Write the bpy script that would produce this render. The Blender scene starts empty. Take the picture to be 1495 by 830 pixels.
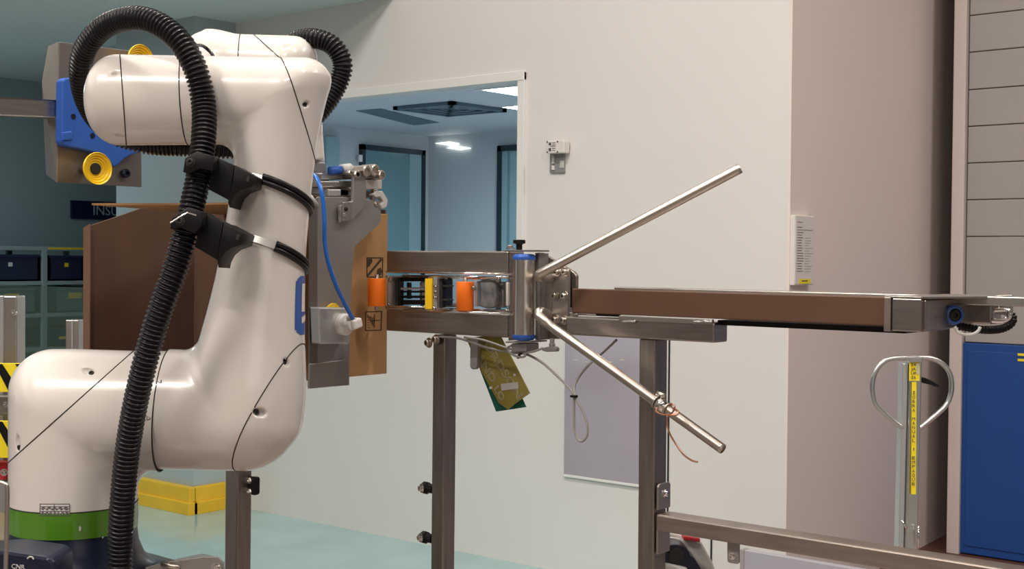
import bpy, bmesh, math, random
import numpy as np
from mathutils import Vector, Matrix

random.seed(7)
scene = bpy.context.scene
COL = scene.collection

# ------------------------------------------------------------------ camera
FPX, TH, EYE, RHO = 1900.0, math.radians(39.6), 1.5, 0.008
Fh = np.array([-math.sin(TH), math.cos(TH), 0.0])
Rh = np.array([math.cos(TH), math.sin(TH), 0.0])
Zh = np.array([0, 0, 1.0])
pit = math.atan(40 / FPX)
CF = Fh * math.cos(pit) - Zh * math.sin(pit)
_u0 = Fh * math.sin(pit) + Zh * math.cos(pit)
CR = Rh * math.cos(RHO) + _u0 * math.sin(RHO)
CU = _u0 * math.cos(RHO) - Rh * math.sin(RHO)
CC = np.array([0, 0, EYE])
cd = bpy.data.cameras.new('camera')
cam = bpy.data.objects.new('camera', cd)
COL.objects.link(cam)
cd.sensor_fit = 'HORIZONTAL'
cd.sensor_width = 36.0
cd.lens = 36.0 * FPX / 1495.0
cd.clip_start = 0.05
m = Matrix.Identity(4)
for i in range(3):
    m[i][0], m[i][1], m[i][2], m[i][3] = CR[i], CU[i], -CF[i], CC[i]
cam.matrix_world = m
scene.camera = cam

# ------------------------------------------------------------------ world, lights, exposure
world = bpy.data.worlds.new('world')
scene.world = world
world.use_nodes = True
bg = world.node_tree.nodes['Background']
bg.inputs[0].default_value = (0.98, 0.98, 1.0, 1)
bg.inputs[1].default_value = 0.13
scene.view_settings.view_transform = 'Standard'
scene.view_settings.look = 'None'
scene.view_settings.gamma = 1.0
scene.view_settings.exposure = 0.24


def area(name, loc, rot, sx, sy, watts, col):
    l = bpy.data.lights.new(name, 'AREA')
    l.shape = 'RECTANGLE'
    l.size, l.size_y, l.energy, l.color = sx, sy, watts, col
    o = bpy.data.objects.new(name, l)
    COL.objects.link(o)
    o.location = loc
    o.rotation_euler = rot
    return o


WARM = (1.0, 0.915, 0.845)
for lx, ly, lw in [(-2.4, 1.6, 120), (-2.4, -2.2, 190), (0.6, -2.2, 110), (0.9, 1.2, 70), (1.0, 4.2, 90)]:
    area('hall_lamp', (lx, ly, 5.2), (0, 0, 0), 1.3, 0.3, lw, WARM)
area('gallery_lamp', (-8.2, 3.2, 2.80), (0, 0, 0), 1.2, 0.3, 26, (0.80, 0.95, 1.0))
area('inner_room_lamp', (-5.6, 7.2, 2.54), (0, 0, 0), 0.5, 0.5, 60, (0.88, 0.95, 1.0))
area('hall_window_light', (5.2, -2.4, 2.6), (math.radians(80), 0, math.radians(60)), 3.6, 2.2, 26, (1.0, 0.93, 0.86))
area('left_daylight', (-9.45, -3.7, 1.3), (math.radians(90), 0, math.radians(-90)), 1.9, 2.2, 9, (0.80, 0.90, 1.0))  # added panel standing in for a left window; the wall there is closed

# ------------------------------------------------------------------ materials
MATS = {}


def mat(name, col, rough=0.5, metal=0.0, noise=0.0, scale=20.0, stretch=(1, 1, 1), bump=0.0, coat=0.0,
        trans=0.0, emit=None, ior=1.45, alpha=1.0, rvar=0.0, spec=0.5):
    mt = bpy.data.materials.new(name)
    mt.use_nodes = True
    nt = mt.node_tree
    b = nt.nodes['Principled BSDF']
    c = (col[0], col[1], col[2], 1)
    b.inputs['Base Color'].default_value = c
    b.inputs['Roughness'].default_value = rough
    b.inputs['Metallic'].default_value = metal
    b.inputs['IOR'].default_value = ior
    b.inputs['Coat Weight'].default_value = coat
    b.inputs['Coat Roughness'].default_value = 0.05
    b.inputs['Transmission Weight'].default_value = trans
    b.inputs['Alpha'].default_value = alpha
    b.inputs['Specular IOR Level'].default_value = spec
    if emit:
        b.inputs['Emission Color'].default_value = (emit[0], emit[1], emit[2], 1)
        b.inputs['Emission Strength'].default_value = emit[3]
    if noise or bump or rvar:
        tc = nt.nodes.new('ShaderNodeTexCoord')
        mp = nt.nodes.new('ShaderNodeMapping')
        mp.inputs['Scale'].default_value = stretch
        nz = nt.nodes.new('ShaderNodeTexNoise')
        nz.inputs['Scale'].default_value = scale
        nz.inputs['Detail'].default_value = 4
        nt.links.new(tc.outputs['Object'], mp.inputs[0])
        nt.links.new(mp.outputs[0], nz.inputs['Vector'])
        if noise:
            mr = nt.nodes.new('ShaderNodeMapRange')
            mr.inputs['From Min'].default_value = 0.3
            mr.inputs['From Max'].default_value = 0.7
            mr.inputs['To Min'].default_value = 1 - noise
            mr.inputs['To Max'].default_value = 1 + noise
            nt.links.new(nz.outputs['Fac'], mr.inputs['Value'])
            vm = nt.nodes.new('ShaderNodeVectorMath')
            vm.operation = 'SCALE'
            vm.inputs[0].default_value = col[:3]
            nt.links.new(mr.outputs[0], vm.inputs['Scale'])
            nt.links.new(vm.outputs[0], b.inputs['Base Color'])
        if rvar:
            m2 = nt.nodes.new('ShaderNodeMapRange')
            m2.inputs['To Min'].default_value = max(0.02, rough - rvar)
            m2.inputs['To Max'].default_value = rough + rvar
            nt.links.new(nz.outputs['Fac'], m2.inputs['Value'])
            nt.links.new(m2.outputs[0], b.inputs['Roughness'])
        if bump:
            bp = nt.nodes.new('ShaderNodeBump')
            bp.inputs['Strength'].default_value = bump
            bp.inputs['Distance'].default_value = 0.002
            nt.links.new(nz.outputs['Fac'], bp.inputs['Height'])
            nt.links.new(bp.outputs[0], b.inputs['Normal'])
    MATS[name] = mt
    return mt


mat('wall_paint', (0.75, 0.735, 0.71), 0.22, noise=0.012, scale=1.2, spec=0.4)
mat('wall_pink', (0.80, 0.71, 0.665), 0.6, noise=0.02, scale=1.0)
mat('wall_blue', (0.34, 0.43, 0.45), 0.6, noise=0.02, scale=1.0)
mat('pillar_paint', (0.40, 0.48, 0.50), 0.5, noise=0.02, scale=1.0)
mat('ceiling_paint', (0.72, 0.775, 0.78), 0.7)
mat('floor_epoxy', (0.36, 0.545, 0.54), 0.14, noise=0.10, scale=2.2, rvar=0.08)
mat('floor_hall', (0.27, 0.225, 0.20), 0.3, noise=0.12, scale=1.5, rvar=0.1)
mat('floor_brown', (0.12, 0.05, 0.035), 0.5)
mat('kerb_yellow', (0.80, 0.50, 0.03), 0.35, noise=0.08, scale=6)
mat('trim_white', (0.80, 0.79, 0.76), 0.4)
mat('trim_pink', (0.60, 0.53, 0.50), 0.5)
mat('inner_paint', (0.54, 0.58, 0.61), 0.6)
mat('inner_frame', (0.015, 0.035, 0.045), 0.4)
mat('inner_door', (0.30, 0.44, 0.48), 0.3)
mat('vent_dark', (0.10, 0.15, 0.18), 0.6)
mat('tint_glass', (0.82, 0.89, 0.92), 0.0, trans=1.0, ior=1.02, spec=0.5)
mat('inner_glass', (0.17, 0.30, 0.33), 0.12, spec=0.5)
mat('lamp_panel', (1, 1, 1), 0.5, emit=(0.93, 0.97, 1.0, 6.0))
mat('reflected_glow', (1, 1, 1), 0.5, emit=(1.0, 0.95, 0.85, 1.6))  # glow of the imitated reflections, not a lamp
mat('robot_white', (0.66, 0.62, 0.575), 0.24, coat=0.5, noise=0.006, scale=3)
mat('robot_green', (0.075, 0.21, 0.014), 0.18, coat=0.4)
mat('navy_black', (0.008, 0.012, 0.03), 0.3)
mat('black_plastic', (0.005, 0.005, 0.006), 0.45, noise=0.1, scale=40, spec=0.3)
mat('hose_rubber', (0.004, 0.004, 0.006), 0.34, spec=0.4)
mat('seam_black', (0.02, 0.018, 0.016), 0.6)
mat('steel', (0.40, 0.36, 0.325), 0.30, 1.0, noise=0.10, scale=14, stretch=(1, 1, 12), rvar=0.06)
mat('steel_rail', (0.38, 0.33, 0.29), 0.40, 1.0, noise=0.12, scale=9, stretch=(1, 1, 14), rvar=0.06)
mat('steel_post', (0.31, 0.275, 0.245), 0.38, 1.0, noise=0.12, scale=9, stretch=(14, 14, 1), rvar=0.06)
mat('steel_plate', (0.44, 0.41, 0.375), 0.38, 1.0, noise=0.06, scale=8)
mat('steel_matte', (0.33, 0.315, 0.30), 0.45, 0.7, noise=0.08, scale=10)
mat('steel_dark', (0.24, 0.215, 0.195), 0.42, 0.9, noise=0.04, scale=6)
mat('strap_steel', (0.62, 0.60, 0.57), 0.38, 0.7)
mat('chrome', (0.78, 0.76, 0.73), 0.10, 1.0)
mat('rod_steel', (0.50, 0.455, 0.40), 0.34, 1.0, noise=0.05, scale=30)
mat('roller_steel', (0.60, 0.55, 0.49), 0.27, 1.0, noise=0.05, scale=30)
mat('zinc', (0.62, 0.64, 0.62), 0.28, 1.0, noise=0.06, scale=12)
mat('alu', (0.60, 0.61, 0.62), 0.35, 0.8)
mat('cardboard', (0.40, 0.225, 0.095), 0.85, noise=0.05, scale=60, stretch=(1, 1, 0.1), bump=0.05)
mat('cardboard_shaded', (0.095, 0.050, 0.030), 0.85, noise=0.06, scale=40, stretch=(1, 1, 0.1), bump=0.05)  # same cardboard, shade inside the carton put into the colour
mat('cardboard_half_shaded', (0.155, 0.085, 0.052), 0.85, noise=0.06, scale=40, stretch=(1, 1, 0.1))  # same cardboard, weaker shade in the colour, for the lip
mat('print_brown', (0.055, 0.03, 0.015), 0.8)
mat('orange', (0.88, 0.17, 0.006), 0.45, noise=0.04, scale=20)
mat('yellow', (0.86, 0.55, 0.015), 0.35)
mat('yellow_sticker', (0.88, 0.70, 0.02), 0.5)
mat('blue_plastic', (0.025, 0.10, 0.42), 0.4, noise=0.05, scale=20)
mat('blue_tube', (0.008, 0.13, 0.55), 0.18, coat=0.4)
mat('logo_blue', (0.045, 0.11, 0.36), 0.3)
mat('door_blue', (0.012, 0.065, 0.26), 0.35, noise=0.03, scale=3)
mat('door_grey', (0.36, 0.335, 0.32), 0.5, noise=0.02, scale=3)
mat('dark_gap', (0.02, 0.02, 0.022), 0.8)
mat('belt_brown', (0.105, 0.052, 0.030), 0.5, noise=0.06, scale=8)
mat('white_plastic', (0.72, 0.70, 0.66), 0.4)
mat('grey_plastic', (0.25, 0.25, 0.25), 0.5)
mat('light_grey_plastic', (0.50, 0.49, 0.46), 0.45)
mat('cable_grey', (0.27, 0.26, 0.245), 0.45)
mat('paper', (0.70, 0.66, 0.64), 0.7)
mat('ink', (0.09, 0.085, 0.085), 0.7)
mat('lavender', (0.40, 0.37, 0.42), 0.06, noise=0.05, scale=3, spec=1.0)
mat('lavender_panel', (0.42, 0.42, 0.47), 0.4)
mat('red', (0.50, 0.025, 0.03), 0.4)
mat('sign_navy', (0.006, 0.012, 0.055), 0.5)
mat('sign_text', (0.45, 0.55, 0.60), 0.5)
mat('bin_navy', (0.010, 0.014, 0.05), 0.45)
mat('bin_grey', (0.10, 0.12, 0.17), 0.5)
mat('rack_grey', (0.30, 0.36, 0.37), 0.5)
mat('clear_panel', (0.045, 0.085, 0.07), 0.03, alpha=0.35, spec=0.5)
mat('tag_yellow', (0.30, 0.25, 0.055), 0.08, noise=0.25, scale=9, coat=0.6)
mat('tag_green', (0.015, 0.13, 0.09), 0.2)
mat('tag_line', (0.62, 0.60, 0.45), 0.4)
mat('copper', (0.45, 0.20, 0.12), 0.35, 0.6)
mat('wrap_film', (0.20, 0.20, 0.20), 0.16, noise=0.4, scale=45, bump=0.6)

# ------------------------------------------------------------------ pixel rulers (design only: real depth is always given)


def ray(x, y):
    return CF + (x - 747.5) / FPX * CR - (y - 415) / FPX * CU


def at(x, y, d):
    return CC + ray(x, y) * d


def onX(x, y, X):
    q = ray(x, y)
    return CC + q * (X / q[0])


def onY(x, y, Y):
    q = ray(x, y)
    return CC + q * (Y / q[1])


def onZ(x, y, z):
    q = ray(x, y)
    return CC + q * ((z - EYE) / q[2])


def depth(P):
    return float((np.array(P) - CC) @ CF)


# ------------------------------------------------------------------ object helpers
BASE = {}


def T(name, label, cat, loc, group=None, kind=None):
    o = bpy.data.objects.new(name, None)
    COL.objects.link(o)
    o.location = Vector([float(v) for v in loc])
    o.empty_display_size = 0.05
    if label:
        o['label'] = label
    if cat:
        o['category'] = cat
    if group:
        o['group'] = group
    if kind:
        o['kind'] = kind
    BASE[o] = o.location.copy()
    return o


def part(parent, name, bm, material, label=None, smooth=False, auto=None, kind=None):
    me = bpy.data.meshes.new(name)
    bmesh.ops.recalc_face_normals(bm, faces=bm.faces[:])
    bm.to_mesh(me)
    bm.free()
    me.materials.append(MATS[material])
    if smooth or auto:
        me.polygons.foreach_set('use_smooth', [True] * len(me.polygons))
        if auto:
            me.set_sharp_from_angle(angle=math.radians(auto))
    me.transform(Matrix.Translation(-BASE[parent]))
    o = bpy.data.objects.new(name, me)
    COL.objects.link(o)
    o.parent = parent
    BASE[o] = BASE[parent]
    if label:
        o['label'] = label
    if kind:
        o['kind'] = kind
    return o


def solo(name, bm, material, label=None, cat=None, kind=None, group=None, smooth=False, auto=None):
    xs = np.array([v.co[:] for v in bm.verts])
    lo, hi = xs.min(0), xs.max(0)
    loc = Vector(((lo[0] + hi[0]) / 2, (lo[1] + hi[1]) / 2, lo[2]))
    me = bpy.data.meshes.new(name)
    bmesh.ops.recalc_face_normals(bm, faces=bm.faces[:])
    bm.to_mesh(me)
    bm.free()
    me.materials.append(MATS[material])
    if smooth or auto:
        me.polygons.foreach_set('use_smooth', [True] * len(me.polygons))
        if auto:
            me.set_sharp_from_angle(angle=math.radians(auto))
    me.transform(Matrix.Translation(-loc))
    o = bpy.data.objects.new(name, me)
    COL.objects.link(o)
    o.location = loc
    BASE[o] = loc.copy()
    if label:
        o['label'] = label
    if cat:
        o['category'] = cat
    if kind:
        o['kind'] = kind
    if group:
        o['group'] = group
    return o


def NB():
    return bmesh.new()


def bevel(bm, w, seg=2):
    if w > 0:
        bmesh.ops.bevel(bm, geom=bm.edges[:], offset=w, segments=seg, affect='EDGES', profile=0.5, clamp_overlap=True)
    return bm


def merge(dst, src):
    me = bpy.data.meshes.new('tmp')
    src.to_mesh(me)
    src.free()
    dst.from_mesh(me)
    bpy.data.meshes.remove(me)
    return dst


def box(x0, x1, y0, y1, z0, z1, bv=0.0, bm=None):
    b = NB()
    bmesh.ops.create_cube(b, size=1)
    for v in b.verts:
        v.co = Vector((x0 + (v.co.x + .5) * (x1 - x0), y0 + (v.co.y + .5) * (y1 - y0), z0 + (v.co.z + .5) * (z1 - z0)))
    bevel(b, bv)
    return merge(bm, b) if bm is not None else b


def obox(c, ax, ay, az, hx, hy, hz, bv=0.0, bm=None):
    """box with unit axes ax, ay, az and half sizes"""
    b = NB()
    bmesh.ops.create_cube(b, size=2)
    c, ax, ay, az = (Vector([float(q) for q in v]) for v in (c, ax, ay, az))
    for v in b.verts:
        p = v.co.copy()
        v.co = c + ax * (p.x * hx) + ay * (p.y * hy) + az * (p.z * hz)
    bevel(b, bv)
    return merge(bm, b) if bm is not None else b


def prism(pts, off, bv=0.0, bm=None):
    """polygon of 3-D points extruded by vector off"""
    b = NB()
    n = len(pts)
    off = np.array(off, float)
    a = [b.verts.new([float(q) for q in p]) for p in pts]
    c = [b.verts.new([float(q) for q in (np.array(p) + off)]) for p in pts]
    b.faces.new(a)
    b.faces.new(c[::-1])
    for i in range(n):
        b.faces.new((a[i], c[i], c[(i + 1) % n], a[(i + 1) % n]))
    bmesh.ops.recalc_face_normals(b, faces=b.faces[:])
    bevel(b, bv)
    return merge(bm, b) if bm is not None else b


def prY(poly, Y, th, bv=0.0, bm=None):
    return prism([onY(x, y, Y) for x, y in poly], (0, th, 0), bv, bm)


def prX(poly, X, th, bv=0.0, bm=None):
    return prism([onX(x, y, X) for x, y in poly], (-th, 0, 0), bv, bm)


def prF(poly, d, th, bv=0.0, bm=None):
    return prism([at(x, y, d) for x, y in poly], CF * th, bv, bm)


def rectpoly(x0, y0, x1, y1):
    return [(x0, y0), (x1, y0), (x1, y1), (x0, y1)]


def frames(pts, closed=False):
    P = [np.array(p, float) for p in pts]
    n = len(P)
    tan = []
    for i in range(n):
        if closed:
            t = P[(i + 1) % n] - P[i - 1]
        else:
            t = P[min(i + 1, n - 1)] - P[max(i - 1, 0)]
        tan.append(t / (np.linalg.norm(t) + 1e-12))
    up = np.array([0, 0, 1.0]) if abs(tan[0][2]) < 0.9 else np.array([1.0, 0, 0])
    nrm = np.cross(tan[0], up)
    nrm /= np.linalg.norm(nrm)
    out = []
    for t in tan:
        nrm = nrm - t * (nrm @ t)
        nrm /= np.linalg.norm(nrm)
        out.append((nrm, np.cross(t, nrm)))
    return P, out


def tube(pts, r, seg=12, closed=False, bm=None, cap=True):
    P, fr = frames(pts, closed)
    n = len(P)
    rr = r if hasattr(r, '__len__') else [r] * n
    b = bm if bm is not None else NB()
    rings = []
    for p, (a, c), q in zip(P, fr, rr):
        rings.append([b.verts.new(p + q * (a * math.cos(2 * math.pi * k / seg) + c * math.sin(2 * math.pi * k / seg)))
                      for k in range(seg)])
    for i in range(n if closed else n - 1):
        A, B = rings[i], rings[(i + 1) % n]
        for k in range(seg):
            b.faces.new((A[k], A[(k + 1) % seg], B[(k + 1) % seg], B[k]))
    if cap and not closed:
        b.faces.new(rings[0][::-1])
        b.faces.new(rings[-1])
    return b


def spline(P, n):
    P = [np.array(p, float) for p in P]
    P = [2 * P[0] - P[1]] + P + [2 * P[-1] - P[-2]]
    out = []
    for i in range(1, len(P) - 2):
        a, b, c, d = P[i - 1:i + 3]
        for k in range(n):
            t = k / n
            out.append(0.5 * (2 * b + (c - a) * t + (2 * a - 5 * b + 4 * c - d) * t * t + (3 * b - a - 3 * c + d) * t ** 3))
    out.append(P[-2])
    return out


def resample(P, step):
    P = np.array(P)
    s = np.concatenate([[0], np.cumsum(np.linalg.norm(np.diff(P, axis=0), axis=1))])
    n = max(2, int(s[-1] / step))
    q = np.linspace(0, s[-1], n)
    return np.stack([np.interp(q, s, P[:, i]) for i in range(3)], 1), q


def cylp(p0, p1, r, seg=20, bm=None, bv=0.0):
    p0, p1 = np.array(p0, float), np.array(p1, float)
    if bv:
        d = (p1 - p0) / np.linalg.norm(p1 - p0)
        return tube([p0, p0 + d * bv * .3, p0 + d * bv, p1 - d * bv, p1 - d * bv * .3, p1],
                    [r - bv, r - bv * .3, r, r, r - bv * .3, r - bv], seg, bm=bm)
    return tube([p0, p1], r, seg, bm=bm)


def lathe(base, axis, prof, seg=48, bm=None):
    """prof: list of (r, h) along axis from base"""
    axis = np.array(axis, float) / np.linalg.norm(axis)
    base = np.array(base, float)
    up = np.array([0, 0, 1.0]) if abs(axis[2]) < .9 else np.array([1.0, 0, 0])
    a = np.cross(axis, up)
    a /= np.linalg.norm(a)
    c = np.cross(axis, a)
    b = bm if bm is not None else NB()
    rings = []
    for r, h in prof:
        rings.append([b.verts.new(base + axis * h + max(r, 1e-5) * (a * math.cos(2 * math.pi * k / seg) + c * math.sin(2 * math.pi * k / seg)))
                      for k in range(seg)])
    for A, B in zip(rings[:-1], rings[1:]):
        for k in range(seg):
            b.faces.new((A[k], A[(k + 1) % seg], B[(k + 1) % seg], B[k]))
    b.faces.new(rings[0][::-1])
    b.faces.new(rings[-1])
    return b


def bolt_bm(p, n, r=0.006, h=0.005, socket=True):
    """socket-head bolt: washer, head with a hollow"""
    n = np.array(n, float) / np.linalg.norm(n)
    return lathe(p, n, [(r * 1.5, 0), (r * 1.5, h * .3), (r, h * .3), (r, h), (r * .85, h * 1.2), (r * .5, h * 1.2), (r * .5, h * .6), (0, h * .6)], 14)


def text_bm(s, origin, xd, yd, size, ext=0.0006, outline=0.0, spacing=1.0, width=None):
    cu = bpy.data.curves.new('txt', 'FONT')
    cu.body = s
    cu.size = size
    cu.space_character = spacing
    if outline:
        cu.fill_mode = 'NONE'
        cu.bevel_depth = outline
        cu.bevel_resolution = 0
        cu.resolution_u = 4
    else:
        cu.extrude = ext
        cu.resolution_u = 3
    o = bpy.data.objects.new('txt', cu)
    COL.objects.link(o)
    dg = bpy.context.evaluated_depsgraph_get()
    me = bpy.data.meshes.new_from_object(o.evaluated_get(dg))
    bpy.data.objects.remove(o)
    bpy.data.curves.remove(cu)
    b = NB()
    b.from_mesh(me)
    bpy.data.meshes.remove(me)
    xd = np.array(xd, float) / np.linalg.norm(xd)
    yd = np.array(yd, float) / np.linalg.norm(yd)
    nd = np.cross(xd, yd)
    xs = [v.co.x for v in b.verts]
    k = 1.0
    if width:
        k = width / (max(xs) - min(xs))
    x0 = min(xs)
    for v in b.verts:
        p = np.array(origin) + xd * (v.co.x - x0) * k + yd * v.co.y + nd * v.co.z
        v.co = Vector(p)
    return b


# ------------------------------------------------------------------ room shell
YW = 4.91
XC = -2.564            # outside corner of the front wall
PX0, PX1, PY = -6.98, -6.20, 4.616
solo('floor', box(-13, 11, -11, 14, -0.1, 0), 'floor_hall', kind='structure')
solo('floor', box(-9.58, -3.1, 2.7, YW, 0, 0.003), 'floor_epoxy', kind='structure')
WX0, WX1, WZ0, WZ1 = -5.85, -4.018, 1.18, 2.362
b = box(PX1, WX0, YW, YW + .12, 0, 2.87)
box(WX0, WX1, YW, YW + .12, 0, WZ0, bm=b)
box(WX0, WX1, YW, YW + .12, WZ1, 5.6, bm=b)
box(WX1, XC - .012, YW, YW + .12, 0, 5.6, bm=b)
solo('wall_front', b, 'wall_paint', kind='structure')
# second wall runs away from the outside corner
b = prism([(XC, YW, 0), (-2.73, 7.9, 0), (-2.85, 7.9, 0), (XC - .12, YW + .13, 0), (XC - .012, YW + .13, 0), (XC - .012, YW, 0)], (0, 0, 5.6))
solo('wall_right', b, 'wall_pink', kind='structure')
solo('wall_far', box(-2.85, 2.62, 7.9, 8.02, 0, 5.6), 'wall_pink', kind='structure')
solo('wall_side', box(2.5, 2.62, 6.56, 7.9, 0, 5.6), 'wall_pink', kind='structure')
solo('wall_left', box(-9.7, -9.58, -10, 9, 0, 2.87), 'wall_blue', kind='structure')
solo('wall_far_left', box(-9.58, -8.4, 8.85, 9.0, 0, 2.87), 'wall_blue', kind='structure')
b = box(PX0, PX1, PY, YW + .12, 0, 2.87)
solo('wall_pillar', b, 'pillar_paint', kind='structure')
solo('ceiling', box(-9.7, -4.877, -10, 9.5, 2.87, 2.99), 'ceiling_paint', kind='structure')
b = box(-4.98, -4.877, -10, YW, 2.99, 5.6)
solo('wall_fascia', b, 'ceiling_paint', kind='structure')
b = box(-4.98, 9, -10, 9, 5.6, 5.7)
solo('ceiling', b, 'wall_paint', kind='structure')
# hall behind the camera: a wall with three tall window openings
b = box(-9.7, 9, -10, -9.85, 0, 1.0)
box(-9.7, 9, -10, -9.85, 3.6, 5.6, bm=b)
for x0, x1 in ((-9.7, -6.5), (-3.5, -2.3), (0.7, 1.9), (4.9, 9)):
    box(x0, x1, -10, -9.85, 1.0, 3.6, bm=b)
solo('wall_back', b, 'trim_pink', kind='structure')
# yellow kerb round the pillar
kb = T('trim_1', None, None, (-6.6, 4.6, 0), kind='structure')
k0 = box(PX0 - .02, PX1 + .03, PY - .05, PY, 0, .16, .008)
box(PX1, PX1 + .03, PY - .02, YW - .01, 0, .16, .008, bm=k0)
part(kb, 'kerb_upper', k0, 'kerb_yellow')
k0 = box(PX0 - .02, PX1 + .045, PY - .065, PY, 0, .075, .006)
box(PX1, PX1 + .045, PY - .03, YW - .01, 0, .075, .006, bm=k0)
part(kb, 'kerb_lower', k0, 'kerb_yellow')
# wall panel joints right of the conveyor post
for px, zt in ((976.5, 1.18), (1041, .30)):
    x = onY(px, 600, YW)[0]
    solo('trim_2', box(x - .004, x + .004, YW - .003, YW + .01, 0, zt), 'dark_gap', kind='structure')
# brown floor behind the hall corner
solo('floor_patch', box(-2.7, -1.4, 5.6, 7.9, 0.0, 0.004), 'floor_brown', kind='structure')

# window with tinted pane
wn = T('window_1', None, None, ((WX0 + WX1) / 2, YW, WZ0), kind='structure')
b = box(WX1 - .008, WX1 + .035, YW - .016, YW + .1, WZ0 - .03, WZ1 + .035, .003)
part(wn, 'window_jamb', b, 'trim_white')
b = box(WX0 - .03, WX0 + .008, YW - .016, YW + .1, WZ0 - .03, WZ1 + .035, .003)
part(wn, 'window_jamb', b, 'trim_white')
part(wn, 'window_head', box(WX0 - .03, WX1 + .035, YW - .02, YW + .1, WZ1 - .006, WZ1 + .04, .003), 'trim_white')
part(wn, 'window_sill', box(WX0 - .03, WX1 + .035, YW - .02, YW + .1, WZ0 - .03, WZ0 + .006, .003), 'trim_white')
part(wn, 'pane', box(WX0, WX1, YW + .05, YW + .056, WZ0, WZ1), 'tint_glass')

# inner room seen through the window
ZI = 2.6
solo('wall_inner_left', box(-8.35, -8.23, 5.75, 8.73, 0, ZI), 'inner_paint', kind='structure')
solo('wall_inner_near', prism([(-6.9, YW, 0), (-8.23, 5.75, 0), (-8.23, 5.87, 0), (-6.8, YW + .1, 0)], (0, 0, 2.87)), 'inner_paint', kind='structure')
solo('wall_inner_far', box(-8.35, -2.85, 8.73, 8.85, 0, ZI), 'inner_paint', kind='structure')
solo('floor_inner', box(-8.23, -2.85, YW + .12, 8.73, 0, .01), 'inner_paint', kind='structure')
solo('ceiling_inner', box(-8.35, -2.85, YW + .12, 8.85, ZI, ZI + .1), 'inner_paint', kind='structure')
# glazed door in the left wall of the inner room
p0, p1 = onX(524, 208, -8.23), onX(617, 222, -8.23)
dr = T('door_1', None, None, (-8.2, (p0[1] + p1[1]) / 2, 0), kind='structure')
zt = (p0[2] + p1[2]) / 2
fr = box(-8.23, -8.19, p0[1], p0[1] + .045, 0, zt)
box(-8.23, -8.19, p1[1] - .045, p1[1], 0, zt, bm=fr)
box(-8.23, -8.19, p0[1], p1[1], zt - .045, zt, bm=fr)
part(dr, 'door_frame', fr, 'inner_frame')
ym = p1[1] - .2
part(dr, 'pane', box(-8.23, -8.205, p0[1] + .045, ym, 0, zt - .045), 'inner_glass')
part(dr, 'door_leaf', box(-8.23, -8.20, ym, p1[1] - .045, 0, zt - .045), 'inner_door')
q = onX(526, 231, -8.18)
part(dr, 'closer', box(-8.19, -8.17, q[1] - .02, q[1] + .02, q[2] - .03, q[2] + .03, .004), 'trim_white')
# door in its far wall
p0, p1 = onY(730, 213, 8.73), onY(790, 211, 8.73)
dr = T('door_2', None, None, (p0[0] + .3, 8.7, 0), kind='structure')
zt = p0[2]
fr = box(p0[0], p0[0] + .045, 8.69, 8.73, 0, zt)
box(p1[0] - .045, p1[0], 8.69, 8.73, 0, zt, bm=fr)
box(p0[0], p1[0], 8.69, 8.73, zt - .05, zt, bm=fr)
part(dr, 'door_frame', fr, 'inner_frame')
part(dr, 'door_leaf', box(p0[0] + .045, p1[0] - .045, 8.705, 8.73, 0, zt - .05), 'inner_door')
x0 = onY(741, 300, 8.7)[0]
part(dr, 'door_edge', box(x0, x0 + .02, 8.695, 8.71, 0, zt - .05), 'inner_glass')
# pilaster at the far left of the window view
q0, q1 = onX(473, 190, -8.2), onX(492, 190, -8.2)
solo('trim_3', box(-8.23, -8.17, q0[1], q1[1], 0, 2.5), 'inner_door', kind='structure')
# ceiling vent: square frames stepping inwards
vx0, vx1, vy0, vy1 = -6.80, -6.21, 6.83, 7.43
vn = T('ceiling_vent', 'dark square air vent in the blue ceiling behind the window', 'vent', ((vx0 + vx1) / 2, (vy0 + vy1) / 2, ZI - .03))
for k in range(4):
    g = .07 * k
    z0 = ZI - .026 + .004 * k
    b = NB()
    for (a0, a1, c0, c1) in ((vx0 + g, vx1 - g, vy0 + g, vy0 + g + .045), (vx0 + g, vx1 - g, vy1 - g - .045, vy1 - g),
                             (vx0 + g, vx0 + g + .045, vy0 + g, vy1 - g), (vx1 - g - .045, vx1 - g, vy0 + g, vy1 - g)):
        box(a0, a1, c0, c1, z0, ZI - .001, bm=b)
    part(vn, 'louvre', b, 'vent_dark')
part(vn, 'backing', box(vx0 + .01, vx1 - .01, vy0 + .01, vy1 - .01, ZI - .006, ZI - .0005), 'vent_dark')
# long recessed air slot
c = [onZ(x, y, ZI - .004) for x, y in ((520, 162), (604, 183), (641, 179), (556, 159))]
solo('ceiling_slot', prism(c, (0, 0, .0035)), 'vent_dark', 'long grey air slot in the blue ceiling beside the square vent', 'vent')
# ceiling lamp panel
lx0, ly0 = onZ(700, 131, ZI)[:2]
lp = T('ceiling_light', 'bright rectangular ceiling light at upper right corner of the window', 'light', (-5.4, 6.8, ZI - .03))
la = onZ(700, 131, ZI - .02)
lc = onZ(763, 145, ZI - .02)
lx1, lyb = la[0], la[1]
part(lp, 'diffuser', box(la[0], la[0] + .9, lyb, lc[1], ZI - .02, ZI - .004), 'lamp_panel')
for fa, fb in ((lyb - .02, lyb), (lc[1], lc[1] + .02)):
    part(lp, 'frame', box(la[0] - .02, la[0] + .92, fa, fb, ZI - .024, ZI - .001), 'trim_white')
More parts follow.
